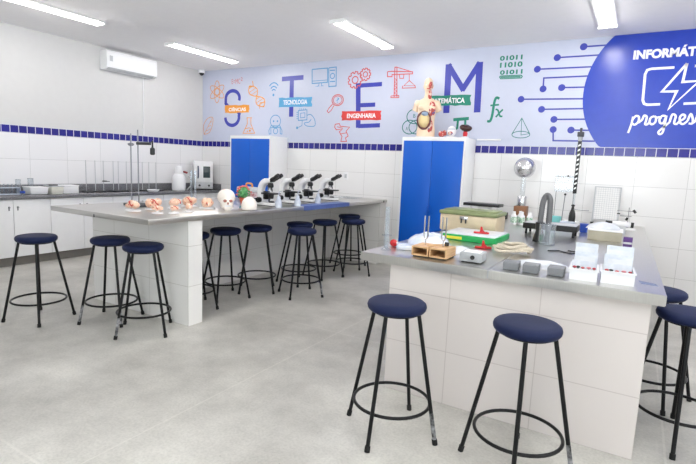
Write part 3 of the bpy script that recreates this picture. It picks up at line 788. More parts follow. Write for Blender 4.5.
def make_cover(label, loc_, rz):
    t = thing('wash_bottle', label, 'bottle', loc_, rz, 'pale blue bottles between the microscopes')
    MB().lathe([(0, 0), (.036, 0), (.038, .006), (.036, .06), (.022, .095), (.018, .1), (0, .1)], 18).obj('body', m_pale, t)
    mb = MB(); mb.lathe([(0, .1), (.021, .1), (.021, .118), (.008, .125), (0, .125)], 14); mb.tube(catmull([(0, 0, .12), (.002, 0, .15), (.012, 0, .17), (.03, 0, .178)], 4), [.006]*10+[.004]*3, 8)
    mb.obj('nozzle_cap', m_pale, t); return t
p = at(278.5, 207.5, 2, TA); wb = make_cover('pale blue pointed bottle beside the nearest microscope', (p.x, p.y, TA), .3)
for px, py, lb in ((297.5, 206, 'pale blue pointed bottle between the second and third microscopes'), (317.8, 203.6, 'pale blue pointed bottle between the third and farthest microscopes')):
    p = at(px, py, 2, TA); dup(wb, (p.x, p.y, TA), .3, lb)
# blue mat hanging over the bench edge
mt = thing('bench_mat', 'blue mat draped over the bench edge below the microscopes', 'mat', (-3.3, 4.95, TA))
MB().bb(-.10, .0775, -.5, .5, .0005, .004).obj('mat_top', m_bmat, mt, smooth=False)
MB().bb(.0725, .0775, -.5, .5, -.048, .0005).obj('hanging_edge', m_bmat, mt, smooth=False)
# sheets at the far end
for k, (px, py, w, d, lb) in enumerate(((352, 195.5, .34, .3, 'clear acrylic sheet lying flat nearest the farthest microscope'), (371, 196.5, .25, .34, 'clear acrylic sheet lying flat at the far end of the left bench'))):
    p = at(px, py, 2, TA); tag(place(MB().bb(-w/2, w/2, -d/2, d/2, 0, .006, .001).obj('acrylic_sheet', m_acryl), (min(p.x, -3.42), min(p.y, 6.3), TA), .1*k), lb, 'sheet', 'clear sheets on the left bench')
p = at(357, 192, 2, TA); tag(place(MB().bb(-.1, .1, -.02, .02, 0, .012, .003).obj('white_strip', m_whitep), (-3.9, 6.2, TA), .2), 'thin white strip lying at the far end of the left bench', 'strip')

# anatomical models
m_peach = spotmat('painted_peach_model', (244, 200, 172), [((216, 110, 84), .60, .68), ((120, 44, 40), .66, .7), ((252, 228, 212), .54, .64)], 0.35, 34)
def organ(label, loc_, rz, s, seed, group):
    t = thing('anatomical_model', label, 'anatomical model', loc_, rz, group)
    MB().lathe([(0, 0), (.06*s, 0), (.062*s, .006), (.056*s, .012), (0, .012)], 24, sx=1.15, sy=.85).obj('base_plate', m_whitep, t)
    MB().cyl((0, 0, .012), (0, 0, .03), .01, n=10).obj('peg', m_whitep, t)
    mb = MB(); mb.ell((0, 0, .024+.032*s), (.06*s, .042*s, .034*s), 22, 14); mb.noise(.02*s, 24/s, seed); mb.obj('organ', m_peach, t, ang=70)
    mb = MB(); mb.ell((.032*s, -.026*s, .024+.04*s), (.022*s, .018*s, .02*s), 14, 9); mb.ell((-.03*s, -.024*s, .024+.025*s), (.02*s, .018*s, .016*s), 14, 9); mb.noise(.006*s, 40, seed+4); mb.obj('lobe', m_peach, t, ang=70)
    MB().tube(catmull([(-.02*s, -.02*s, .03+.055*s), (0, -.035*s, .03+.05*s), (.012*s, -.043*s, .03+.03*s), (.03*s, -.04*s, .03+.014*s)], 5), .004*s, 8).obj('vessel', m_red, t)
    return t
GO = 'peach anatomical models'
for i, (px, py, s, rz, lb) in enumerate(((133, 211, 1.05, .2, 'peach anatomical model on white base, leftmost, beside the tall rods'), (154, 209.5, 1.15, 1.0, 'peach anatomical model on white base, second from the left in the back row'),
                                         (174.5, 208.5, 1.15, 2.1, 'peach anatomical model on white base, in the middle of the back row'), (189.5, 206.5, 1.15, .6, 'peach anatomical model on white base, fourth from the left in the back row'),
                                         (207, 208.5, 1.1, 3.5, 'peach anatomical model on white base, rightmost, nearest the white skull'))):
    p = at(px, py, 2, TA); organ(lb, (p.x, p.y, TA), rz, s, i*3.3, GO)
for i, (px, py, s, rz, lb) in enumerate(((157.5, 213.5, .72, .4, 'small peach organ model in the front row, left one'), (174, 213.5, .68, 1.4, 'small peach organ model in the front row, middle one'), (188.8, 212, .72, 2.6, 'small peach organ model in the front row, right one'))):
    p = at(px, py, 2, TA); organ(lb, (p.x, p.y, TA), rz, s, 20+i*2.7, GO)
# skulls
m_socket = mat('socket_pink', (176, 112, 100), .6)
m_skull = spotmat('ivory_skull', (246, 238, 230), [((236, 190, 180), .62, .72)], 0.35, 14)
def rz_of(x, y): return math.atan2(-y, -x)          # turned towards the near side of the room
p = at(226.5, 209.5, 2, TA)
sk = thing('skull_model', 'white skull model with pinkish patches beside the anatomical models', 'skull model', (p.x, p.y, TA), -.65)
mb = MB()
mb.ell((-.02, 0, .122), (.108, .086, .08), 28, 18)
mb.ell((.045, 0, .08), (.055, .062, .066), 20, 12)
for sy in (-1, 1): mb.ell((.06, sy*.035, .082), (.028, .02, .018), 12, 8)
mb.obj('cranium', m_skull, sk, ang=80)
mb = MB(); mb.ell((.055, 0, .034), (.046, .05, .034), 18, 10); mb.tube([(.055, -.044, .025), (.0, -.05, .03), (-.015, -.05, .08)], .011, 8); mb.tube([(.055, .044, .025), (.0, .05, .03), (-.015, .05, .08)], .011, 8); mb.box((.04, 0, .006), (.08, .05, .012), bev=.003)
mb.obj('jaw', m_skull, sk, ang=80)
for sy in (-1, 1): MB().ell((.093, sy*.027, .092), (.010, .018, .015), 14, 8).obj('eye_socket', m_socket, sk)
MB().ell((.098, 0, .068), (.007, .009, .012), 10, 8).obj('nose_opening', m_socket, sk)
MB().box((.094, 0, .042), (.018, .056, .014), bev=.004).obj('teeth', m_whitep, sk)
p = at(249, 210, 2, TA)
sc = thing('skull_model', 'white skull cap model lying flat beside the nearest microscope', 'skull model', (p.x, p.y, TA+.006), -.6)
MB().lathe([(0, 0), (.078, 0), (.082, .01), (.08, .045), (.07, .08), (.05, .108), (.025, .122), (0, .126)], 30, sx=1.1, sy=.95).noise(.006, 14, 2).obj('dome', m_skull, sc, ang=80)
MB().torus((0, 0, .012), .081, .004, 30, 8).obj('rim', m_whitep, sc)
# flowering plant model
p = at(239, 209, 2, TA)
pl = thing('potted_plant', 'small green and red leafy model in an orange pot between the skulls', 'plant', (p.x-.03, p.y+.10, TA))
MB().lathe([(0, 0), (.045, 0), (.045, .018), (.03, .022), (0, .022)], 20).obj('foot', m_teal, pl)
MB().lathe([(0, .022), (.028, .022), (.044, .095), (.048, .1), (.048, .108), (.04, .108), (0, .1)], 20).obj('pot', mat('terracotta_orange', (226, 108, 78), .5), pl)
m_leaf = mat('leaf_green', (52, 138, 84), .45, col2=(110, 176, 110), scale=30)
mb = MB(); rnd = random.Random(5); fl = MB()
for i in range(110):
    th, ph = rnd.uniform(0, 2*PI), rnd.uniform(-.45, 1.4)
    c = Vector((.062*math.cos(th)*math.cos(ph), .062*math.sin(th)*math.cos(ph), .155+.062*math.sin(ph))); n = (c-Vector((0, 0, .15))).normalized()
    R_ = n.to_track_quat('Z', 'Y').to_matrix() @ Matrix.Rotation(rnd.uniform(0, 6), 3, 'Z') @ Matrix.Rotation(.5, 3, 'X')
    mb.ell(c, (.016, .009, .003), 8, 4, R_)
    if i % 4 == 0: fl.ell(c+n*.012, (.011, .011, .009), 8, 5)
mb.ell((0, 0, .145), (.042, .042, .045), 12, 8); mb.obj('foliage', m_leaf, pl, ang=80)
fl.obj('blossoms', mat('coral_pink', (232, 120, 112), .5), pl, ang=80)
# pale case with orange handle
p = at(249, 198.5, 2, TA)
cs = thing('carry_case', 'pale grey carry case with orange handle behind the skull cap', 'case', (p.x, p.y, TA), -.25)
MB().box((0, 0, .055), (.30, .18, .07), bev=.012).obj('lower_shell', mat('dark_red_shell', (150, 70, 74), .4, col2=(214, 206, 212), scale=22), cs)
MB().box((0, 0, .12), (.31, .19, .06), bev=.014).obj('lid', m_lgrey, cs)
MB().box((0, 0, .01), (.28, .16, .02)).obj('feet', m_dgrey, cs, smooth=False)
MB().tube(catmull([(-.07, 0, .145), (-.065, 0, .185), (-.03, 0, .196), (.03, 0, .196), (.065, 0, .185), (.07, 0, .145)], 5), .011, 10).obj('handle', m_orange, cs)
# rod stand with arm and bob
p = at(135, 205.5, 2, TA)
rs = thing('rod_stand', 'tall double rod stand with clamp and hanging black weight on left bench', 'stand', (p.x, p.y, TA))
dx = .105
MB().box((.06, 0, .012), (.26, .16, .024), bev=.005).obj('base', m_dgrey, rs)
MB().cyl((-.048, 0, .02), (-.048, 0, .70), .006, n=12).obj('rod', m_alu, rs)
MB().cyl((.06, 0, .02), (.06, 0, .735), .0065, n=12).obj('rod', m_alu, rs)
MB().box((-.048, 0, .595), (.04, .03, .03), bev=.005).cyl((-.048, -.03, .595), (-.048, .03, .595), .009, n=10).obj('clamp', m_alu, rs)
ar = MB().box((.145, 0, .605), (.20, .022, .026), bev=.004).obj('arm', m_dgrey, rs)
MB().cyl((.275, 0, .62), (.275, 0, .64), .0015, n=6).cyl((.23, 0, .612), (.285, 0, .628), .004, n=8).obj('hook', m_dgrey, ar)
MB().lathe([(0, .5), (.014, .5), (.022, .507), (.022, .56), (.008, .572), (.007, .63), (0, .632)], 20, (.275, 0, 0)).obj('weight', m_blk, rs)
# clear cylinder pair
for px, lb in ((191.3, 'clear glass tube standing on the left bench, left of the pair'), (195.2, 'clear glass tube standing on the left bench, right of the pair')):
    p = at(px, 205.5, 2, TA); g = thing('glass_tube', lb, 'tube', (p.x, p.y, TA), 0, 'clear tubes on the left bench')
    MB().lathe([(0, 0), (.017, 0), (.017, .006), (.012, .012), (0, .012)], 18).obj('foot', m_acryl, g)
    MB().lathe([(.0, .012), (.0115, .012), (.0115, .36), (.0095, .36), (.0095, .02), (0, .02)], 16).obj('tube', m_acryl, g)

# ------------------------------------------------------------------ things on the granite counter
def onc(px, x=LX+.22): 
    return at(px, 190, 0, x).y
GR = 'retort stands on the granite counter'
def make_retort(label, y, h=.47):
    t = thing('retort_stand', label, 'stand', (LX+.16, y, .90), 0, GR)
    MB().box((.05, 0, .008), (.17, .11, .016), bev=.003).obj('base', m_blk, t)
    MB().cyl((0, 0, .015), (0, 0, h), .0055, n=10).obj('rod', m_rod, t)
    return t
rods = [86.3, 95.5, 103.7, 113.5, 118.6, 126.6, 142.5, 149, 156]
words = ['first from the left', 'second from the left', 'third from the left, with a clamp', 'fourth from the left', 'fifth from the left, close to its neighbour', 'sixth, just left of the tall double rods', 'first one right of the tall double rods', 'second one right of the tall double rods', 'last one of the row, nearest the oven']
r0 = None
for x, w in zip(rods, words):
    y = at(x, 185, 0, LX+.16).y; lb = 'thin retort stand on the granite counter, '+w
    if w.startswith('third'): 
        t = make_retort(lb, y); MB().box((.03, 0, .165), (.09, .02, .014), bev=.003).cyl((.06, -.06, .16), (.06, .06, .16), .005, n=8).obj('clamp', m_blk, t)
    elif r0 is None: r0 = make_retort(lb, y)
    else: dup(r0, (LX+.16, y, .90), 0, lb)
# oven
OW = .165
ov = thing('drying_oven', 'white laboratory oven with dark window in the corner of the counter', 'oven', (LX+.262, at(204, 180, 0, LX+.262).y-.03, .90), -.62)
MB().bb(-.15, .13, -OW, OW, .02, .525, .012).obj('body', m_whitep, ov)
d_ = MB().bb(.13, .152, -OW+.005, OW-.005, .15, .515, .01).obj('door', m_whitep, ov)
MB().bb(.150, .156, -.01, .11, .225, .43, .006).obj('window', mat('dark_green_glass', (60, 72, 74), .1), d_)
MB().tube(catmull([(.152, -.1, .22), (.178, -.1, .25), (.182, -.1, .33), (.178, -.1, .40), (.152, -.1, .43)], 5), .012, 10).obj('handle', mat('navy_handle', (40, 56, 92), .4), d_)
pn = MB().bb(.13, .148, -OW+.005, OW-.005, .03, .145, .004).obj('control_panel', m_lgrey, ov)
for y in (-.075, .09): MB().cyl((.148, y, .085), (.164, y, .085), .02, n=18).obj('dial', m_dgrey, pn)
for x in (-.12, .10):
    for y in (-.14, .14): MB().cyl((x, y, 0), (x, y, .022), .016, n=10).obj('foot', m_blk, ov)
# water distiller
ds = thing('water_distiller', 'white rounded water distiller with red spout left of the oven', 'distiller', (LX+.26, 5.79, .90))
MB().lathe([(0, 0), (.105, 0), (.112, .012), (.115, .05), (.115, .215), (.11, .228), (0, .23)], 32).obj('tank', m_whitep, ds)
MB().lathe([(0, .228), (.105, .228), (.1, .25), (.08, .275), (.06, .29), (.055, .40), (.04, .425), (0, .43)], 28).obj('lid', m_whitep, ds)
MB().tube(catmull([(.03, .02, .31), (.05, .1, .315), (.06, .14, .30), (.06, .15, .25)], 5), .013, 10).obj('spout', m_whitep, ds)
MB().cyl((.055, .06, .325), (.06, .13, .31), .018, n=12).obj('spout_collar', mat('dark_red', (150, 40, 46), .4), ds)
MB().tube([(.09, .1, .01), (.14, .14, .08), (.14, .15, .2), (.06, .15, .25)], .009, 8).obj('hose', m_lgrey, ds)
# white dish, boxes and jars at left
y = at(149.5, 190, 0, LX+.3).y
tag(place(MB().lathe([(0, 0), (.07, 0), (.09, .02), (.095, .035), (.09, .035), (.07, .012), (0, .01)], 28).obj('white_dish', m_whitep), (LX+.393, y, .90)), 'shallow white dish on the granite counter left of the distiller', 'dish')
y0 = at(78, 190, 0, LX+.25).y; y1 = at(62, 190, 0, LX+.25).y
b_ = thing('storage_box', 'plain white box at the left end of the granite backsplash', 'box', (LX+.2, (y0+y1)/2-.01, .90))
MB().box((0, 0, .05), (.2, (y0-y1)*.95, .1), bev=.006).obj('body', m_whitep, b_); MB().box((0, 0, .105), (.21, (y0-y1), .014), bev=.004).obj('lid', m_whitep, b_)
y0 = at(60.5, 190, 0, LX+.28).y; y1 = at(47.5, 190, 0, LX+.28).y; ym = (y0+y1)/2
b_ = thing('storage_box', 'translucent beige box with a black clip lid on the granite counter', 'box', (LX+.28, ym, .90))
MB().box((0, 0, .05), (.2, (y0-y1)*.96, .1), bev=.012, taper=.92).obj('body', mat('frosted_beige', (226, 224, 214), .35), b_); MB().box((0, 0, .106), (.215, (y0-y1), .014), bev=.005).obj('lid', m_lgrey, b_)
MB().box((.02, -.02, .121), (.05, .1, .018), bev=.004).obj('clip', m_blk, b_)
y0 = at(46.5, 190, 0, LX+.30).y; y1 = at(27, 190, 0, LX+.30).y; ym = (y0+y1)/2
b_ = thing('plastic_tub', 'wide white plastic tub on the granite counter left of the beige box', 'tub', (LX+.27, ym, .90))
mb = MB(); L_ = (y0-y1)*.96
mb.box((0, 0, .045), (.2, L_, .085), bev=.01, taper=.9); mb.obj('body', m_whitep, b_)
MB().box((0, 0, .092), (.21, L_*1.02, .012), bev=.004).obj('rim_lid', m_paper, b_)
p = at(22.5, 192.5, 2, .925)
bl = thing('blue_knob_jar', 'small jar with a bright blue cap on the granite counter', 'jar', (LX+.42, at(22.5, 192.5, 0, LX+.42).y, .90))
MB().lathe([(0, 0), (.028, 0), (.03, .012), (.028, .03), (0, .03)], 18).obj('jar_body', m_acryl, bl); MB().lathe([(0, .03), (.03, .03), (.031, .05), (.025, .056), (0, .057)], 18).obj('cap', m_bluep, bl)
tr = thing('test_tube_rack', 'rack of clear tubes at the far left of the granite counter', 'rack', (LX+.25, at(6, 190, 0, LX+.25).y, .90))
mb = MB(); mb.box((0, 0, .008), (.09, .3, .012)); mb.box((0, 0, .09), (.09, .3, .008)); mb.box((0, -.147, .05), (.09, .006, .09)); mb.box((0, .147, .05), (.09, .006, .09)); mb.obj('frame', m_pale, tr, smooth=False)
for k in range(6): MB().lathe([(0, .015), (.008, .018), (.0095, .03), (.0095, .135), (.011, .137), (.008, .137), (.008, .03), (0, .025)], 12, (0, -.115+.046*k, 0)).obj('test_tube', m_acryl, tr)
for px, h, r, lb in ((14.5, .19, .03, 'clear glass beaker next to the tube rack on the granite counter'), (31, .2, .035, 'clear tall beaker behind the white tub on the granite counter')):
    y = at(px, 190, 0, LX+.1).y
    g = thing('glass_beaker', lb, 'beaker', (LX+.095 if px > 20 else LX+.2, y, .90), 0, 'clear beakers on the granite counter')
    MB().lathe([(0, 0), (r, 0), (r, h), (r+.004, h+.003), (r-.002, h), (r-.002, .004), (0, .004)], 22).obj('glass', m_glass, g); MB().torus((0, 0, h), r, .0022, 24, 6).obj('lip', m_acryl, g)

# ------------------------------------------------------------------ on top of the tall cabinets
m_skin = mat('model_skin', (240, 214, 186), 0.45, var=0.03)
m_muscle = spotmat('painted_muscle', (190, 78, 70), [((236, 206, 190), .52, .6), ((90, 90, 150), .62, .66)], .4, 22)
ZT = 1.876
p = at(426, 137, 1, 6.3)
to = thing('anatomical_torso', 'anatomical torso model with opened belly standing on the right tall cabinet', 'anatomical model', (p.x-.01, 6.3, ZT), .3); to.scale = (.82, .85, 1.02)
# front of the torso faces -Y
def ring(cx, cy, z, rx, ry, n=28): return [(cx+rx*math.cos(2*PI*k/n), cy+ry*math.sin(2*PI*k/n), z) for k in range(n)]
mb = MB()
mb.loft([ring(0, 0, 0, .14, .10), ring(0, 0, .03, .15, .108), ring(0, 0, .10, .15, .108), ring(0, 0, .18, .132, .098), ring(0, 0, .26, .135, .10), ring(0, 0, .34, .15, .108), ring(0, 0, .41, .162, .108), ring(0, .005, .455, .17, .095),
         ring(0, .01, .485, .145, .078), ring(0, .012, .505, .095, .062), ring(0, .012, .52, .062, .056), ring(0, .01, .56, .052, .052), ring(0, .005, .60, .052, .055), ring(0, -.005, .622, .062, .072), ring(0, -.01, .655, .07, .083), ring(0, -.005, .70, .073, .088), ring(0, 0, .74, .066, .08), ring(0, 0, .765, .045, .055), ring(0, 0, .775, .015, .02)])
for sx in (-1, 1):
    mb.ell((sx*.165, .0, .43), (.052, .058, .062), 16, 12); mb.cyl((sx*.17, 0, .43), (sx*.2, 0, .345), .05, .046, 18)
    mb.ell((sx*.075, -.072, .385), (.065, .045, .04), 14, 10)
mb.ell((0, -.09, .655), (.012, .014, .02), 10, 8)
for sx in (-1, 1): mb.ell((sx*.074, .005, .665), (.01, .016, .024), 8, 6)
mb.obj('body', m_skin, to, ang=80)
mb = MB(); mb.ell((.035, -.035, .56), (.03, .03, .075), 14, 10); mb.ell((.03, -.055, .665), (.05, .045, .06), 14, 10); mb.noise(.006, 30, 1); mb.obj('open_neck', m_muscle, to, ang=80)
mb = MB(); mb.ell((.075, -.06, .37), (.07, .055, .1), 16, 12); mb.ell((.06, -.06, .14), (.055, .055, .11), 16, 12); mb.noise(.008, 26, 3); mb.obj('open_side', m_muscle, to, ang=80)
mb = MB(); mb.tube([(-.03+.105*math.cos(2*PI*k/30), -.118-.012*math.cos(2*PI*k/15), .22+.11*math.sin(2*PI*k/30)) for k in range(30)], .014, 10, closed=True); mb.noise(.006, 60, 5)
mb.obj('colon', mat('dark_colon', (110, 62, 58), .4), to, ang=80)
mb = MB(); mb.ell((-.03, -.098, .215), (.088, .04, .09), 20, 12); mb.obj('belly_organs', mat('pale_organ', (232, 206, 150), .4), to, ang=80)
mb = MB(); mb.ell((-.02, -.115, .305), (.06, .03, .03), 14, 8); mb.obj('liver', mat('blue_grey_organ', (150, 170, 196), .4), to, ang=80)
MB().box((0, 0, .006), (.3, .22, .012), bev=.004).obj('base_board', m_whitep, to)
for sx in (-1, 1): MB().ell((sx*.027, -.087, .675), (.011, .007, .007), 10, 6).obj('eye', m_whitep, to)
MB().ell((0, -.086, .628), (.02, .01, .006), 10, 6).obj('mouth', m_red, to)
p = at(443.5, 134, 1, 6.3)
t = thing('organ_model', 'small pink and red organ model on the tall cabinet beside the torso', 'anatomical model', (p.x-.005, 6.28, ZT))
MB().lathe([(0, 0), (.04, 0), (.04, .01), (0, .01)], 18).obj('stand', m_whitep, t)
mb = MB(); mb.ell((-.02, 0, .05), (.04, .035, .042), 16, 10); mb.ell((.03, -.01, .06), (.03, .03, .035), 14, 9); mb.noise(.01, 30, 7); mb.obj('organ', m_muscle, t, ang=80)
p = at(452.5, 138, 1, 6.25)
t = thing('brain_model', 'white and pale blue head section model between torso and dark organ model', 'anatomical model', (p.x-.02, 6.26, ZT))
MB().box((0, 0, .008), (.11, .1, .016), bev=.003).obj('stand', m_whitep, t)
MB().ell((0, 0, .085), (.06, .055, .068), 22, 14).obj('head', m_whitep, t)
MB().torus((0, 0, .11), .05, .008, 26, 8).obj('blue_band', m_pale, t)
MB().ell((0, -.052, .055), (.034, .02, .024), 12, 8).obj('section', m_muscle, t)
p = at(463.5, 138, 1, 6.22)
t = thing('organ_model', 'dark brown glossy organ model on a small red stand atop the cabinet', 'anatomical model', (p.x+.012, 6.24, ZT))
MB().lathe([(0, 0), (.045, 0), (.045, .012), (.012, .018), (0, .018)], 20).obj('stand', m_whitep, t)
MB().lathe([(0, .018), (.024, .018), (.03, .05), (.022, .085), (0, .09)], 16).noise(.006, 50, 2).obj('red_column', m_red, t)
mb = MB(); mb.ell((0, 0, .125), (.078, .06, .045), 22, 12); mb.noise(.016, 16, 9); mb.obj('dark_organ', mat('liver_brown', (70, 40, 38), .2), t, ang=80)

# ------------------------------------------------------------------ physics gear on the right bench
def PB(px, py): 
    p = at(px, py, 2, TB); return (p.x, p.y, TB)
# wooden resonance boxes with forks
def make_res(label, loc_):
    t = thing('resonance_box', label, 'resonance box', loc_, 0, 'wooden resonance boxes with tuning forks')
    w, d, h, k = .112, .18, .068, .009
    mb = MB(); mb.bb(-w/2, w/2, 0, d, .008, .008+k); mb.bb(-w/2, w/2, 0, d, h-k, h); mb.bb(-w/2, -w/2+k, 0, d, .008+k, h-k); mb.bb(w/2-k, w/2, 0, d, .008+k, h-k); mb.bb(-w/2+k, w/2-k, d-k, d, .008+k, h-k)
    mb.obj('wooden_box', m_wood, t, smooth=False)
    MB().bb(-w/2+.008, w/2-.008, .01, .03, 0, .0081).obj('foot', m_blk, t, smooth=False); MB().bb(-w/2+.008, w/2-.008, d-.03, d-.01, 0, .0081).obj('foot', m_blk, t, smooth=False)
    f = MB(); f.cyl((0, d*.5, h), (0, d*.5, h+.04), .005, n=10); f.tube([(-.013, d*.5, h+.19), (-.013, d*.5, h+.06), (-.009, d*.5, h+.046), (0, d*.5, h+.041), (.009, d*.5, h+.046), (.013, d*.5, h+.06), (.013, d*.5, h+.19)], .0048, 8)
    f.obj('tuning_fork', m_chrome, t); return t
ra_ = make_res('left wooden resonance box with a tuning fork standing on top', (-1.150, 2.845, TB))
dup(ra_, (-1.030, 2.845, TB), 0, 'right wooden resonance box, nearest the grey power supply')
t = thing('mallet', 'small mallet with a dark head resting across the wooden boxes', 'mallet', (-1.09, 2.90, TB+.068))
MB().cyl((-.02, -.03, .008), (.06, .09, .012), .004, n=10).obj('stick', m_wood, t); MB().cyl((.052, .09, .013), (.078, .096, .013), .0125, n=14).obj('head', m_blk, t)
# grey power supply
ps = thing('power_supply', 'small grey power supply box with a black round socket on bench edge', 'power supply', (-.838, 2.955, TB), R(4))
MB().box((0, 0, .034), (.135, .15, .056), bev=.006).obj('case', mat('warm_grey_case', (176, 179, 182), .45), ps)
MB().cyl((.012, -.082, .036), (.012, -.074, .036), .0135, n=18).obj('socket', m_blk, ps)
for x in (-.05, .05):
    for y in (-.055, .055): MB().cyl((x, y, 0), (x, y, .0065), .009, n=10).obj('foot', m_blk, ps)
MB().bb(-.05, .05, -.05, .05, .0618, .0632).obj('label_plate', m_paper, ps, smooth=False)
# red rubber bulb, cylinder, packets
p = PB(393.5, 246.5); t = thing('rubber_bulb', 'small red rubber bulb at the left corner of right bench', 'bulb', p)
MB().ell((0, 0, .026), (.027, .027, .0262), 18, 12).obj('bulb', m_red, t); MB().cyl((.018, 0, .03), (.05, -.004, .014), .009, .006, 12).obj('tip', m_whitep, t)
p = PB(386, 250); g = thing('graduated_cylinder', 'tall clear graduated cylinder at the left edge of right bench', 'cylinder', p)
MB().lathe([(0, 0), (.034, 0), (.034, .006), (.016, .014), (0, .014)], 20).obj('foot', m_acryl, g)
MB().lathe([(0, .014), (.015, .014), (.0155, .29), (.018, .294), (.0135, .29), (.0135, .018), (0, .018)], 20).obj('tube', m_acryl, g)
MB().lathe([(.016, .100), (.034, .100), (.034, .106), (.016, .106)], 18).obj('guard_ring', m_acryl, g)
p = PB(406, 249.5); t = tag(place(MB().box((0, 0, .018), (.13, .09, .036), bev=.014, seg=3).noise(.01, 22, 3).obj('packet', m_bagblue), (p[0], p[1], TB), .3), 'flat bluish white packet in front of the plastic bag', 'packet')
def heap(name, label, cat, loc_, r, seed, m, amp=.03, rz=0):
    mb = MB(); n = 40
    rings = []
    for i in range(13):
        t = i/12*PI/2; k = max(math.cos(t), .01); rings.append([(r[0]*k*math.cos(2*PI*j/n), r[1]*k*math.sin(2*PI*j/n), r[2]*math.sin(t)) for j in range(n)])
    mb.loft(rings)
    for v in mb.bm.verts:
        if v.co.z > .001:
            d = noise.noise(Vector((v.co.x*14+seed, v.co.y*14, v.co.z*14)))*amp+abs(noise.noise(Vector((v.co.x*30, v.co.y*30+seed, v.co.z*22))))*amp*.6
            v.co.z = max(.001, v.co.z*(1+d*8)); v.co.x += d*.4; v.co.y += d*.4
        else:
            a = math.atan2(v.co.y, v.co.x); s = 1+.12*noise.noise(Vector((math.cos(a)*2+seed, math.sin(a)*2, 0)))
            v.co.x *= s; v.co.y *= s; v.co.z = 0
    o = mb.obj(name, m, None, ang=40); place(o, loc_, rz); return tag(o, label, cat)
heap('plastic_bag', 'crumpled bluish white plastic bag behind the wooden resonance boxes', 'bag', (-1.28, 3.32, TB), (.16, .19, .09), 1.3, m_bagblue)
heap('plastic_bag', 'crumpled clear white bag lying in front of the green case', 'bag', (-1.03, 3.22, TB), (.085, .1, .035), 5.1, m_bag)
# green case with red bits
gc = thing('component_case', 'flat green case with white lid and yellow label in front of cream box', 'case', (-1.12, 3.96, TB), R(-1))
MB().box((0, 0, .024), (.45, .44, .048), bev=.006).obj('tray', m_green, gc)
MB().box((0, 0, .051), (.43, .42, .010), bev=.003).obj('lid', m_bag, gc)
q = at(457, 238, 1, 3.74)
MB().bb(-.19, -.04, -.2225, -.2195, .012, .034).obj('label', m_yellow, gc, smooth=False)
def red_bit(label, loc_, rz):
    t = thing('red_clip', label, 'clip', loc_, rz, 'red plastic clips')
    MB().box((0, 0, .008), (.12, .022, .014), bev=.004).obj('bar', m_red, t)
    MB().prism([(-.015, .014), (.03, .014), (.012, .03), (.004, .058), (-.008, .058), (-.01, .03)], -.007, .007).obj('fin', m_red, t, smooth=False)
    MB().cyl((.04, -.02, .011), (.04, .02, .011), .007, n=10).obj('pin', m_red, t)
    return t
red_bit('red plastic piece with a fin lying on top of the green case', (-1.055, 3.9, TB+.056), .2)
p = PB(483, 248.5); red_bit('red plastic piece lying on the bench in front of the green case', (p[0], p[1], TB), .3)
# cream toolbox with green lid, behind
cx, cy = -1.285, 4.42
tb = thing('tool_box', 'cream metal box with olive green lid and chrome latch', 'box', (cx, cy, TB), R(0))
MB().box((0, 0, .085), (.51, .34, .15), bev=.012).obj('body', m_cream, tb)
MB().box((0, 0, .177), (.53, .36, .036), bev=.012).obj('lid', m_olive, tb)
MB().box((0, 0, .2), (.46, .29, .014), bev=.006).obj('lid_panel', m_olive, tb)
lt = MB().box((-.03, -.176, .135), (.075, .012, .03), bev=.003).obj('latch', m_chrome, tb)
for s in (-.02, .02): MB().box((-.03+s, -.18, .108), (.012, .012, .04), bev=.003).obj('hasp', m_dgrey, lt)
for x in (-.2, .2):
    for y in (-.12, .12): MB().box((x, y, .005), (.03, .03, .011)).obj('foot', m_blk, tb, smooth=False)
# black topped instrument behind
t = thing('lab_jack', 'white stand with a wide black top plate behind the cream box', 'stand', (-1.41, 5.2, TB))
if True:
    MB().box((0, 0, .012), (.26, .2, .024), bev=.005).obj('base', m_whitep, t)
    MB().box((.02, 0, .107), (.12, .12, .168), bev=.008).obj('pedestal', m_whitep, t)
    MB().box((0, 0, .205), (.38, .2, .03), bev=.004).obj('top_plate', m_blk, t)
# coil of beige rope
rp = MB(); pts = []
rnd = random.Random(3)
for i in range(120):
    a = 2*PI*i/34; k = i/119
    pts.append((.03*math.sin(i*.23)+.10*math.cos(a)*(1+.16*math.sin(i*.31)), .02*math.cos(i*.19)+.075*math.sin(a)*(1+.2*math.cos(i*.27)), .013+.05*k+.010*abs(math.sin(a*1.5))))
rp.tube(catmull(pts, 2), .0105, 9)
p = PB(516, 255); t = tag(place(rp.obj('cord_coil', m_rope), (-.70, 3.43, TB), .2), 'coiled beige cord lying behind the grey weights', 'cord')
# grey weights
GW = 'grey block weights'
def make_weight(label, loc_, rz):
    t = thing('block_weight', label, 'weight', loc_, rz, GW)
    MB().box((0, 0, .024), (.085, .11, .044), bev=.003).obj('block', m_grey, t)
    MB().box((0, 0, .0465), (.055, .075, .004), bev=.001).obj('top_recess', m_dgrey if False else m_grey, t); MB().box((0, 0, .002), (.08, .105, .004)).obj('pad', m_dgrey, t, smooth=False); return t
w0 = make_weight('grey block weight on the bench edge, left one beside the steel seam', (-.588, 2.885, TB), .08)
dup(w0, (-.478, 2.88, TB), .06, 'grey block weight on the bench edge, middle of the three')
dup(w0, (-.347, 2.895, TB), .02, 'grey block weight on the bench edge, right one beside the white tubs')
heap('plastic_bag', 'long white plastic bag lying behind the grey weights', 'bag', (-.455, 3.055, TB), (.17, .055, .045), 8.2, m_bag, .02, .05)
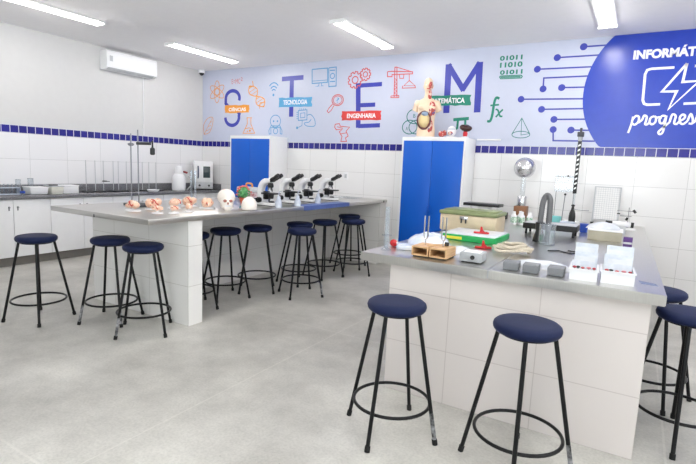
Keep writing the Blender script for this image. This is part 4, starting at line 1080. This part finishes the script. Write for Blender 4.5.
# clear cylinder with the grey hose
hz = thing('acrylic_vessel', 'clear acrylic vessel below the grey arched hose', 'vessel', (-.585, 4.09, TB))
MB().lathe([(0, 0), (.062, 0), (.062, .16), (.058, .16), (.058, .006), (0, .006)], 28).obj('wall', m_acryl, hz)
MB().torus((0, 0, .16), .06, .004, 28, 8).obj('rim', m_acryl, hz)
hs = thing('hose', 'grey corrugated hose arching up from a black fitting on right bench', 'hose', (-.668, 4.24, TB))
mb = MB(); path = catmull([(0, 0, .14), (.0, 0, .22), (.006, 0, .32), (.022, 0, .375), (.042, 0, .382), (.06, 0, .345), (.064, 0, .26), (.064, 0, .15), (.064, 0, .09)], 12)
mb.tube(path, [.0215+.002*(i % 2) for i in range(len(path))], 14); mb.obj('corrugated_tube', mat('grey_hose', (104, 104, 107), .45), hs, ang=60)
MB().cyl((0, 0, .10), (0, 0, .16), .036, n=20).obj('collar', m_blk, hs)
MB().lathe([(0, 0), (.05, 0), (.046, .03), (.03, .09), (.03, .11), (0, .11)], 20).obj('fitting', m_blk, hs)
MB().cyl((.064, 0, 0.0), (.064, 0, .1), .02, n=16).obj('end_cuff', m_dgrey, hs)
# black edged platform on legs
p = at(550, 226, 1, 4.75)
pf = thing('platform', 'low black edged platform on short legs behind the grey hose', 'platform', (-.66, 4.82, TB))
MB().box((0, 0, .078), (.46, .26, .052), bev=.003).obj('black_frame', m_blk, pf)
MB().box((0, 0, .105), (.44, .24, .004)).obj('top_plate', m_lgrey, pf, smooth=False)
for x in (-.2, .2):
    for y in (-.1, .1): MB().cyl((x, y, 0), (x, y, .056), .01, n=10).obj('leg', m_blk, pf)
# white and green bottles
def make_bottle(label, loc_):
    t = thing('reagent_bottle', label, 'bottle', loc_, 0, 'white bottles with green labels')
    MB().lathe([(0, 0), (.03, 0), (.032, .006), (.032, .09), (.018, .112), (.014, .115), (0, .115)], 20).obj('body', m_whitep, t)
    MB().lathe([(.0324, .02), (.0328, .022), (.0328, .08), (.0324, .082)], 20).obj('label', mat('green_print', (232, 242, 234), .5, col2=(30, 150, 90), scale=60) if 'gp' not in bpy.data.materials else bpy.data.materials['gp'], t)
    MB().lathe([(0, .115), (.016, .115), (.016, .14), (0, .142)], 16).obj('cap', m_whitep, t); return t
bt = make_bottle('white bottle with green print beside the cream box, nearest left', (-1.135, 5.45, TB))
dup(bt, (-1.055, 5.47, TB), .8, 'white bottle with green print, middle front of the bottles'); dup(bt, (-.98, 5.5, TB), 1.9, 'white bottle with green print, nearest the grey hose'); dup(bt, (-1.09, 5.56, TB), 2.8, 'white bottle with green print, standing behind the others')
# sphere generator
vg = thing('sphere_generator', 'electrostatic generator with a shiny metal sphere on a clear column', 'generator', (-1.235, 6.3, TB))
MB().box((0, 0, .075), (.15, .15, .15), bev=.006).obj('wooden_base', m_brown, vg)
MB().lathe([(0, .15), (.054, .15), (.056, .16), (.056, .265), (.05, .275), (0, .275)], 26).obj('motor_drum', m_chrome, vg)
MB().lathe([(.026, .275), (.03, .275), (.03, .506), (.026, .506)], 20).obj('column', m_glass, vg)
prof = [(0, .505), (.055, .505)]
for i in range(17):
    a = math.acos(min(1, .06/.127)) ; th = -a+(a+PI/2)*i/16; prof.append((max(.127*math.cos(th), 0), .62+.127*math.sin(th)))
MB().lathe(prof, 36).obj('sphere', mat('satin_sphere', (222, 222, 224), .24, 1.0, var=.02), vg)
tag(place(MB().box((0, 0, .04), (.16, .1, .08), bev=.004).obj('black_box', m_blk), (-1.40, 5.95, TB)), 'small black box between the generator and the black topped stand', 'box')
# tall scaled track on a stand
tk = thing('scaled_track', 'tall black and white scaled track with clamp standing at the back wall', 'track', (-.64, 6.25, TB))
MB().box((0, 0, .01), (.16, .10, .02), bev=.004).obj('base', m_whitep, tk)
MB().bb(-.012, .012, -.008, .008, .02, .36).obj('clear_post', m_acryl, tk, smooth=False)
sl = MB().bb(-.02, .02, -.012, .012, .345, 1.02).obj('rail', m_blk, tk, smooth=False)
for k in range(10): MB().prism([(-.012, .39+.055*k), (.012, .405+.055*k), (.012, .425+.055*k), (-.012, .41+.055*k)], -.0145, -.0118).obj('scale_mark', m_paper, sl, smooth=False)
MB().bb(-.0205, .0205, -.0135, -.0118, .955, .965).bb(-.017, .017, -.0135, -.0118, .95, 1.0).obj('scale_strip', m_lgrey, sl, smooth=False)
MB().bb(-.034, .034, -.03, .03, 1.0, 1.055, .006).bb(-.012, .012, -.012, .012, 1.055, 1.10, .003).obj('clamp', m_dgrey, tk)
# acrylic panel on a foot, and thin knob topped rod
ap = thing('display_stand', 'stand with pale clear panel at the back wall beside the scaled track', 'stand', (-.77, 6.46, TB))
MB().bb(-.12, .12, -.004, .004, .35, .55).obj('panel', m_acryl, ap, smooth=False); MB().bb(-.12, .12, -.006, .006, .53, .536).obj('crossbar', m_grey, ap, smooth=False)
MB().cyl((-.1, .0, .02), (-.1, 0, .36), .004, n=8).obj('support_rod', m_alu, ap); MB().cyl((.1, .0, .02), (.1, 0, .36), .004, n=8).obj('support_rod', m_alu, ap); MB().box((0, 0, .01), (.26, .1, .02), bev=.003).obj('foot', m_whitep, ap)
MB().ell((.02, -.01, .545), (.011, .011, .011), 10, 8).obj('knob', m_blk, ap)
p = at(561, 223, 1, 5.6)
kr = thing('knob_rod', 'thin upright rod with a black knob on top, behind the platform', 'rod', (p.x, 5.6, TB))
MB().lathe([(0, 0), (.04, 0), (.04, .01), (0, .012)], 20).obj('foot', m_lgrey, kr); MB().cyl((0, 0, .01), (.012, 0, .345), .0045, n=10).obj('rod', m_alu, kr); MB().ell((.0125, 0, .352), (.0125, .0125, .0125), 12, 8).obj('knob', m_blk, kr)
# black stand with horizontal rod
bs = thing('clamp_stand', 'small black stand with a thin horizontal rod left of the grid board', 'stand', (-.59, 5.75, TB))
MB().lathe([(0, 0), (.034, 0), (.034, .12), (.03, .15), (.018, .19), (.012, .22), (0, .225)], 18).obj('body', m_blk, bs); MB().ell((0, 0, .232), (.02, .02, .014), 12, 8).obj('knob', m_blk, bs)
MB().cyl((0, -.01, .19), (.16, -.01, .19), .0045, n=10).obj('horizontal_rod', m_alu, bs)
p = at(571, 219.5, 1, 5.35); tag(place(MB().box((0, 0, .045), (.14, .1, .09), bev=.006).obj('blue_white_box', m_pale), (-.585, 5.36, TB)), 'pale blue box in front of the small black stand', 'box')
p = at(585, 224, 1, 5.3)
bn = thing('blue_bin', 'small blue plastic bin left of the khaki box', 'bin', (-.425, 5.3, TB))
MB().box((0, 0, .04), (.07, .08, .08), bev=.006, taper=.9).obj('body', m_bluep, bn); MB().box((0, 0, .082), (.078, .088, .01), bev=.003).obj('rim', m_bluep, bn)
p = at(555, 219, 1, 5.9); tag(place(MB().box((0, 0, .045), (.12, .08, .09), bev=.003).obj('teal_box', m_teal), (-.78, 5.93, TB)), 'small teal box behind the grey hose', 'box')
# grid board
gb = thing('grid_board', 'white grid board in a pale frame standing at the back wall', 'board', (-.305, 6.42, TB), 0)
m_grid = tile('grid_board_face', (0, 2), 0, .024, 0, .024, .003, (240, 240, 240), (202, 202, 206), .4, 0)
MB().bb(-.125, .125, -.004, .004, .06, .43).obj('face', m_grid, gb, smooth=False)
mb = MB(); mb.bb(-.14, -.125, -.01, .01, .0, .44); mb.bb(.125, .14, -.01, .01, .0, .44); mb.bb(-.125, .125, -.01, .01, .43, .44); mb.bb(-.125, .125, -.01, .01, .05, .06); mb.obj('frame', m_lgrey, gb, smooth=False)
for x in (-.132, .132): MB().box((x, 0, .012), (.03, .14, .022), bev=.003).obj('foot', m_blk, gb)
# khaki box with bag and white tube on top
kb = thing('equipment_box', 'khaki fronted equipment box with a white top on the right bench', 'box', (-.215, 4.86, TB), .03)
MB().box((0, 0, .042), (.265, .24, .084), bev=.005).obj('body', m_khaki, kb); MB().box((0, 0, .09), (.275, .25, .012), bev=.003).obj('lid', m_whitep, kb)
heap('plastic_bag', 'white plastic bag heaped on top of the khaki box', 'bag', (-.235, 4.86, TB+.096), (.135, .1, .055), 11.7, m_bag, .02)
tt = thing('optical_tube', 'white tube with black ends lying on a support near the grid board', 'optical tube', (-.12, 5.45, TB), .06)
MB().box((0, 0, .04), (.1, .08, .08), bev=.005).obj('support', m_lgrey, tt)
MB().cyl((-.07, 0, .104), (.09, 0, .098), .024, n=18).obj('barrel', m_whitep, tt); MB().cyl((-.13, 0, .106), (-.07, 0, .104), .021, n=18).obj('eyepiece', m_blk, tt); MB().cyl((.09, 0, .098), (.115, 0, .097), .027, n=18).obj('lens_ring', m_blk, tt)
# thin rods with black joints at right
jr = thing('jointed_rod_stand', 'thin stand with horizontal rods and black joints right of grid board', 'stand', (-.045, 6.0, TB))
MB().box((0, 0, .008), (.12, .08, .016), bev=.003).obj('base', m_whitep, jr)
MB().cyl((-.02, 0, .01), (-.02, 0, .24), .004, n=8).obj('rod', m_alu, jr); 
MB().cyl((-.13, 0, .20), (.03, 0, .20), .004, n=8).obj('rod', m_alu, jr); MB().cyl((-.1, 0, .145), (.01, 0, .145), .004, n=8).obj('rod', m_alu, jr)
MB().cyl((.02, 0, .215), (.045, 0, .185), .013, n=12).obj('joint', m_blk, jr); MB().cyl((-.04, 0, .10), (-.025, 0, .13), .012, n=12).obj('joint', m_blk, jr); MB().box((-.115, 0, .168), (.03, .02, .012)).obj('joint', m_blk, jr, smooth=False)
# purple box
pb = thing('purple_box', 'small purple carton standing right of the khaki box', 'carton', (-.03, 4.34, TB))
MB().box((0, 0, .048), (.064, .055, .096), bev=.003).obj('carton', m_purple, pb); MB().bb(-.03, .03, -.0315, -.0298, .045, .06).obj('label_strip', m_lgrey, pb, smooth=False)
# black cable
tag(place(MB().tube(catmull([(0, 0, .005), (.06, .06, .005), (.1, .02, .005), (.16, -.01, .005), (.2, .07, .005), (.12, .12, .005)], 6), .0045, 8).obj('cable', m_blk), (-.52, 3.75, TB)), 'thin black cable lying beside the clear vessel', 'cable')
# white tubs with cards
def make_tub(label, loc_, rz, w, d, h):
    t = thing('white_tub', label, 'tub', loc_, rz, 'white open tubs')
    k = .005; mb = MB()
    mb.bb(-w/2, w/2, -d/2, d/2, 0, k); mb.bb(-w/2, w/2, -d/2, -d/2+k, k, h); mb.bb(-w/2, w/2, d/2-k, d/2, k, h); mb.bb(-w/2, -w/2+k, -d/2+k, d/2-k, k, h); mb.bb(w/2-k, w/2, -d/2+k, d/2-k, k, h)
    mb.obj('body', m_whitep, t, smooth=False)
    mb = MB(); r = .006
    for (x0, x1, y0, y1) in ((-w/2-r, w/2+r, -d/2-r, -d/2+k), (-w/2-r, w/2+r, d/2-k, d/2+r), (-w/2-r, -w/2+k, -d/2+k, d/2-k), (w/2-k, w/2+r, -d/2+k, d/2-k)): mb.bb(x0, x1, y0, y1, h-.003, h+.004)
    mb.obj('rim', m_whitep, t, smooth=False); return t
m_bits = [mat('dark_red_tip', (176, 62, 70), .4), m_blk, mat('dusty_red_tip', (190, 96, 100), .4), mat('dark_pink', (206, 130, 136), .4)]
m_card = mat('pale_card', (206, 212, 222), 0.4, col2=(228, 231, 236), scale=24)
m_sheet = mat('folded_sheet', (226, 228, 231), 0.6, col2=(214, 217, 222), scale=18)
for nm, other, x, y, rz, w, d, h in (('left', 'nearer the grey weights', -.213, 2.94, .06, .135, .21, .058), ('right', 'nearest the bench corner', -.052, 2.965, .06, .155, .21, .062)):
    make_tub('%s white open tub holding paper cards, %s' % (nm, other), (x, y, TB), rz, w, d, h)
    Rz = Matrix.Rotation(rz, 4, 'Z')
    for k in range(5):
        hh = .088+.021*k; yo = -.045+.028*k
        c = Vector((x, y, 0))+(Rz @ Vector((0, yo, 0)))
        mb = MB(); ww = w*.9-(.018 if k % 2 else 0)
        mb.box((.006*math.sin(k*2.1+x*9), .004, hh/2), (ww-.008, .0022, hh), rx=-.16, rz=.03*math.sin(k*2.7))
        o = mb.obj('paper_card', m_card if k % 2 == 0 else m_sheet, None, smooth=False); place(o, (c.x, c.y, TB+.0085), rz)
        tag(o, 'white paper card standing upright in the %s white tub' % nm, 'card', 'cards in the %s white tub' % nm)
    for k in range(5):
        c = Vector((x, y, 0))+(Rz @ Vector((-w*.34+w*.165*k+.006*math.sin(k*5.1), -.082+.009*math.sin(k*2.3), 0)))
        o = MB().ell((0, 0, .062), (.011+.003*math.sin(k*3), .008, .006), 10, 7).lathe([(0, 0), (.004, 0), (.004, .056), (0, .057)], 8).obj('pushpin', m_bits[k % 4], None); place(o, (c.x, c.y, TB+.0052))
        tag(o, 'small %s tipped pin standing in front of cards in the %s tub, number of others beside' % ('black' if k % 4 == 1 else 'red', nm), 'pin', 'pins in the %s white tub' % nm)
        o['label'] = 'small %s tipped pin standing before the cards in the %s white tub' % ('black' if k % 4 == 1 else ('pink' if k % 4 == 3 else 'red'), nm); o['group'] = '%s pins in the %s white tub' % ('black' if k % 4 == 1 else ('pink' if k % 4 == 3 else 'red'), nm)
# sticker at the bench corner
mb = MB(); ps_ = [at(x, y, 2, TB+.001) for x, y in ((638.5, 280.5), (641, 283.5), (658.5, 286.5), (656, 284))]
c = sum((Vector(v) for v in ps_), Vector())/4
mb._add([tuple(Vector((v.x-c.x, v.y-c.y, z))) for z in (0, .001) for v in ps_], [(0, 1, 2, 3), (7, 6, 5, 4), (0, 4, 5, 1), (1, 5, 6, 2), (2, 6, 7, 3), (3, 7, 4, 0)])
tag(place(mb.obj('bench_sticker', m_label, None, smooth=False), (c.x, c.y, TB)), 'blue grey sticker on the steel top at the bench corner', 'sticker')

# ------------------------------------------------------------------ light: sky through the windows
w = bpy.data.worlds.new('sky'); SC.world = w; w.use_nodes = True
nt = w.node_tree; bg = nt.nodes['Background']; bg.inputs['Color'].default_value = (1.0, 0.985, 0.97, 1)
# overcast sky above the horizon, brighter glow added below it to lift the ceiling
tcw = nt.nodes.new('ShaderNodeTexCoord'); spw = nt.nodes.new('ShaderNodeSeparateXYZ'); mrw = nt.nodes.new('ShaderNodeMapRange')
nt.links.new(tcw.outputs['Generated'], spw.inputs[0]); nt.links.new(spw.outputs['Z'], mrw.inputs['Value'])
mrw.inputs['From Min'].default_value = -.05; mrw.inputs['From Max'].default_value = .05
mrw.inputs['To Min'].default_value = LOWER_FILL_STRENGTH; mrw.inputs['To Max'].default_value = SKY_STRENGTH
nt.links.new(mrw.outputs[0], bg.inputs['Strength'])
def portal(loc_, rot, sx, sy):
    l = bpy.data.lights.new('window_portal', 'AREA'); l.shape = 'RECTANGLE'; l.size = sx; l.size_y = sy; l.cycles.is_portal = True
    o = bpy.data.objects.new('window_portal', l); COL.objects.link(o); o.location = loc_; o.rotation_euler = rot
for a, b in [(-2.3, -0.3), (0.4, 2.9)]: portal((RX+.16, (a+b)/2, 1.85), (0, PI/2, 0), 1.8, b-a)

portal((-1.4, FY-.16, 1.85), (PI/2, 0, 0), 3.6, 1.8)
SC.cycles.sample_clamp_direct = 12; SC.cycles.sample_clamp_indirect = 8
SC.view_settings.view_transform = 'Standard'; SC.view_settings.look = 'None'; SC.view_settings.gamma = 1
SC.view_settings.use_curve_mapping = False
SC.view_settings.exposure = 0.42
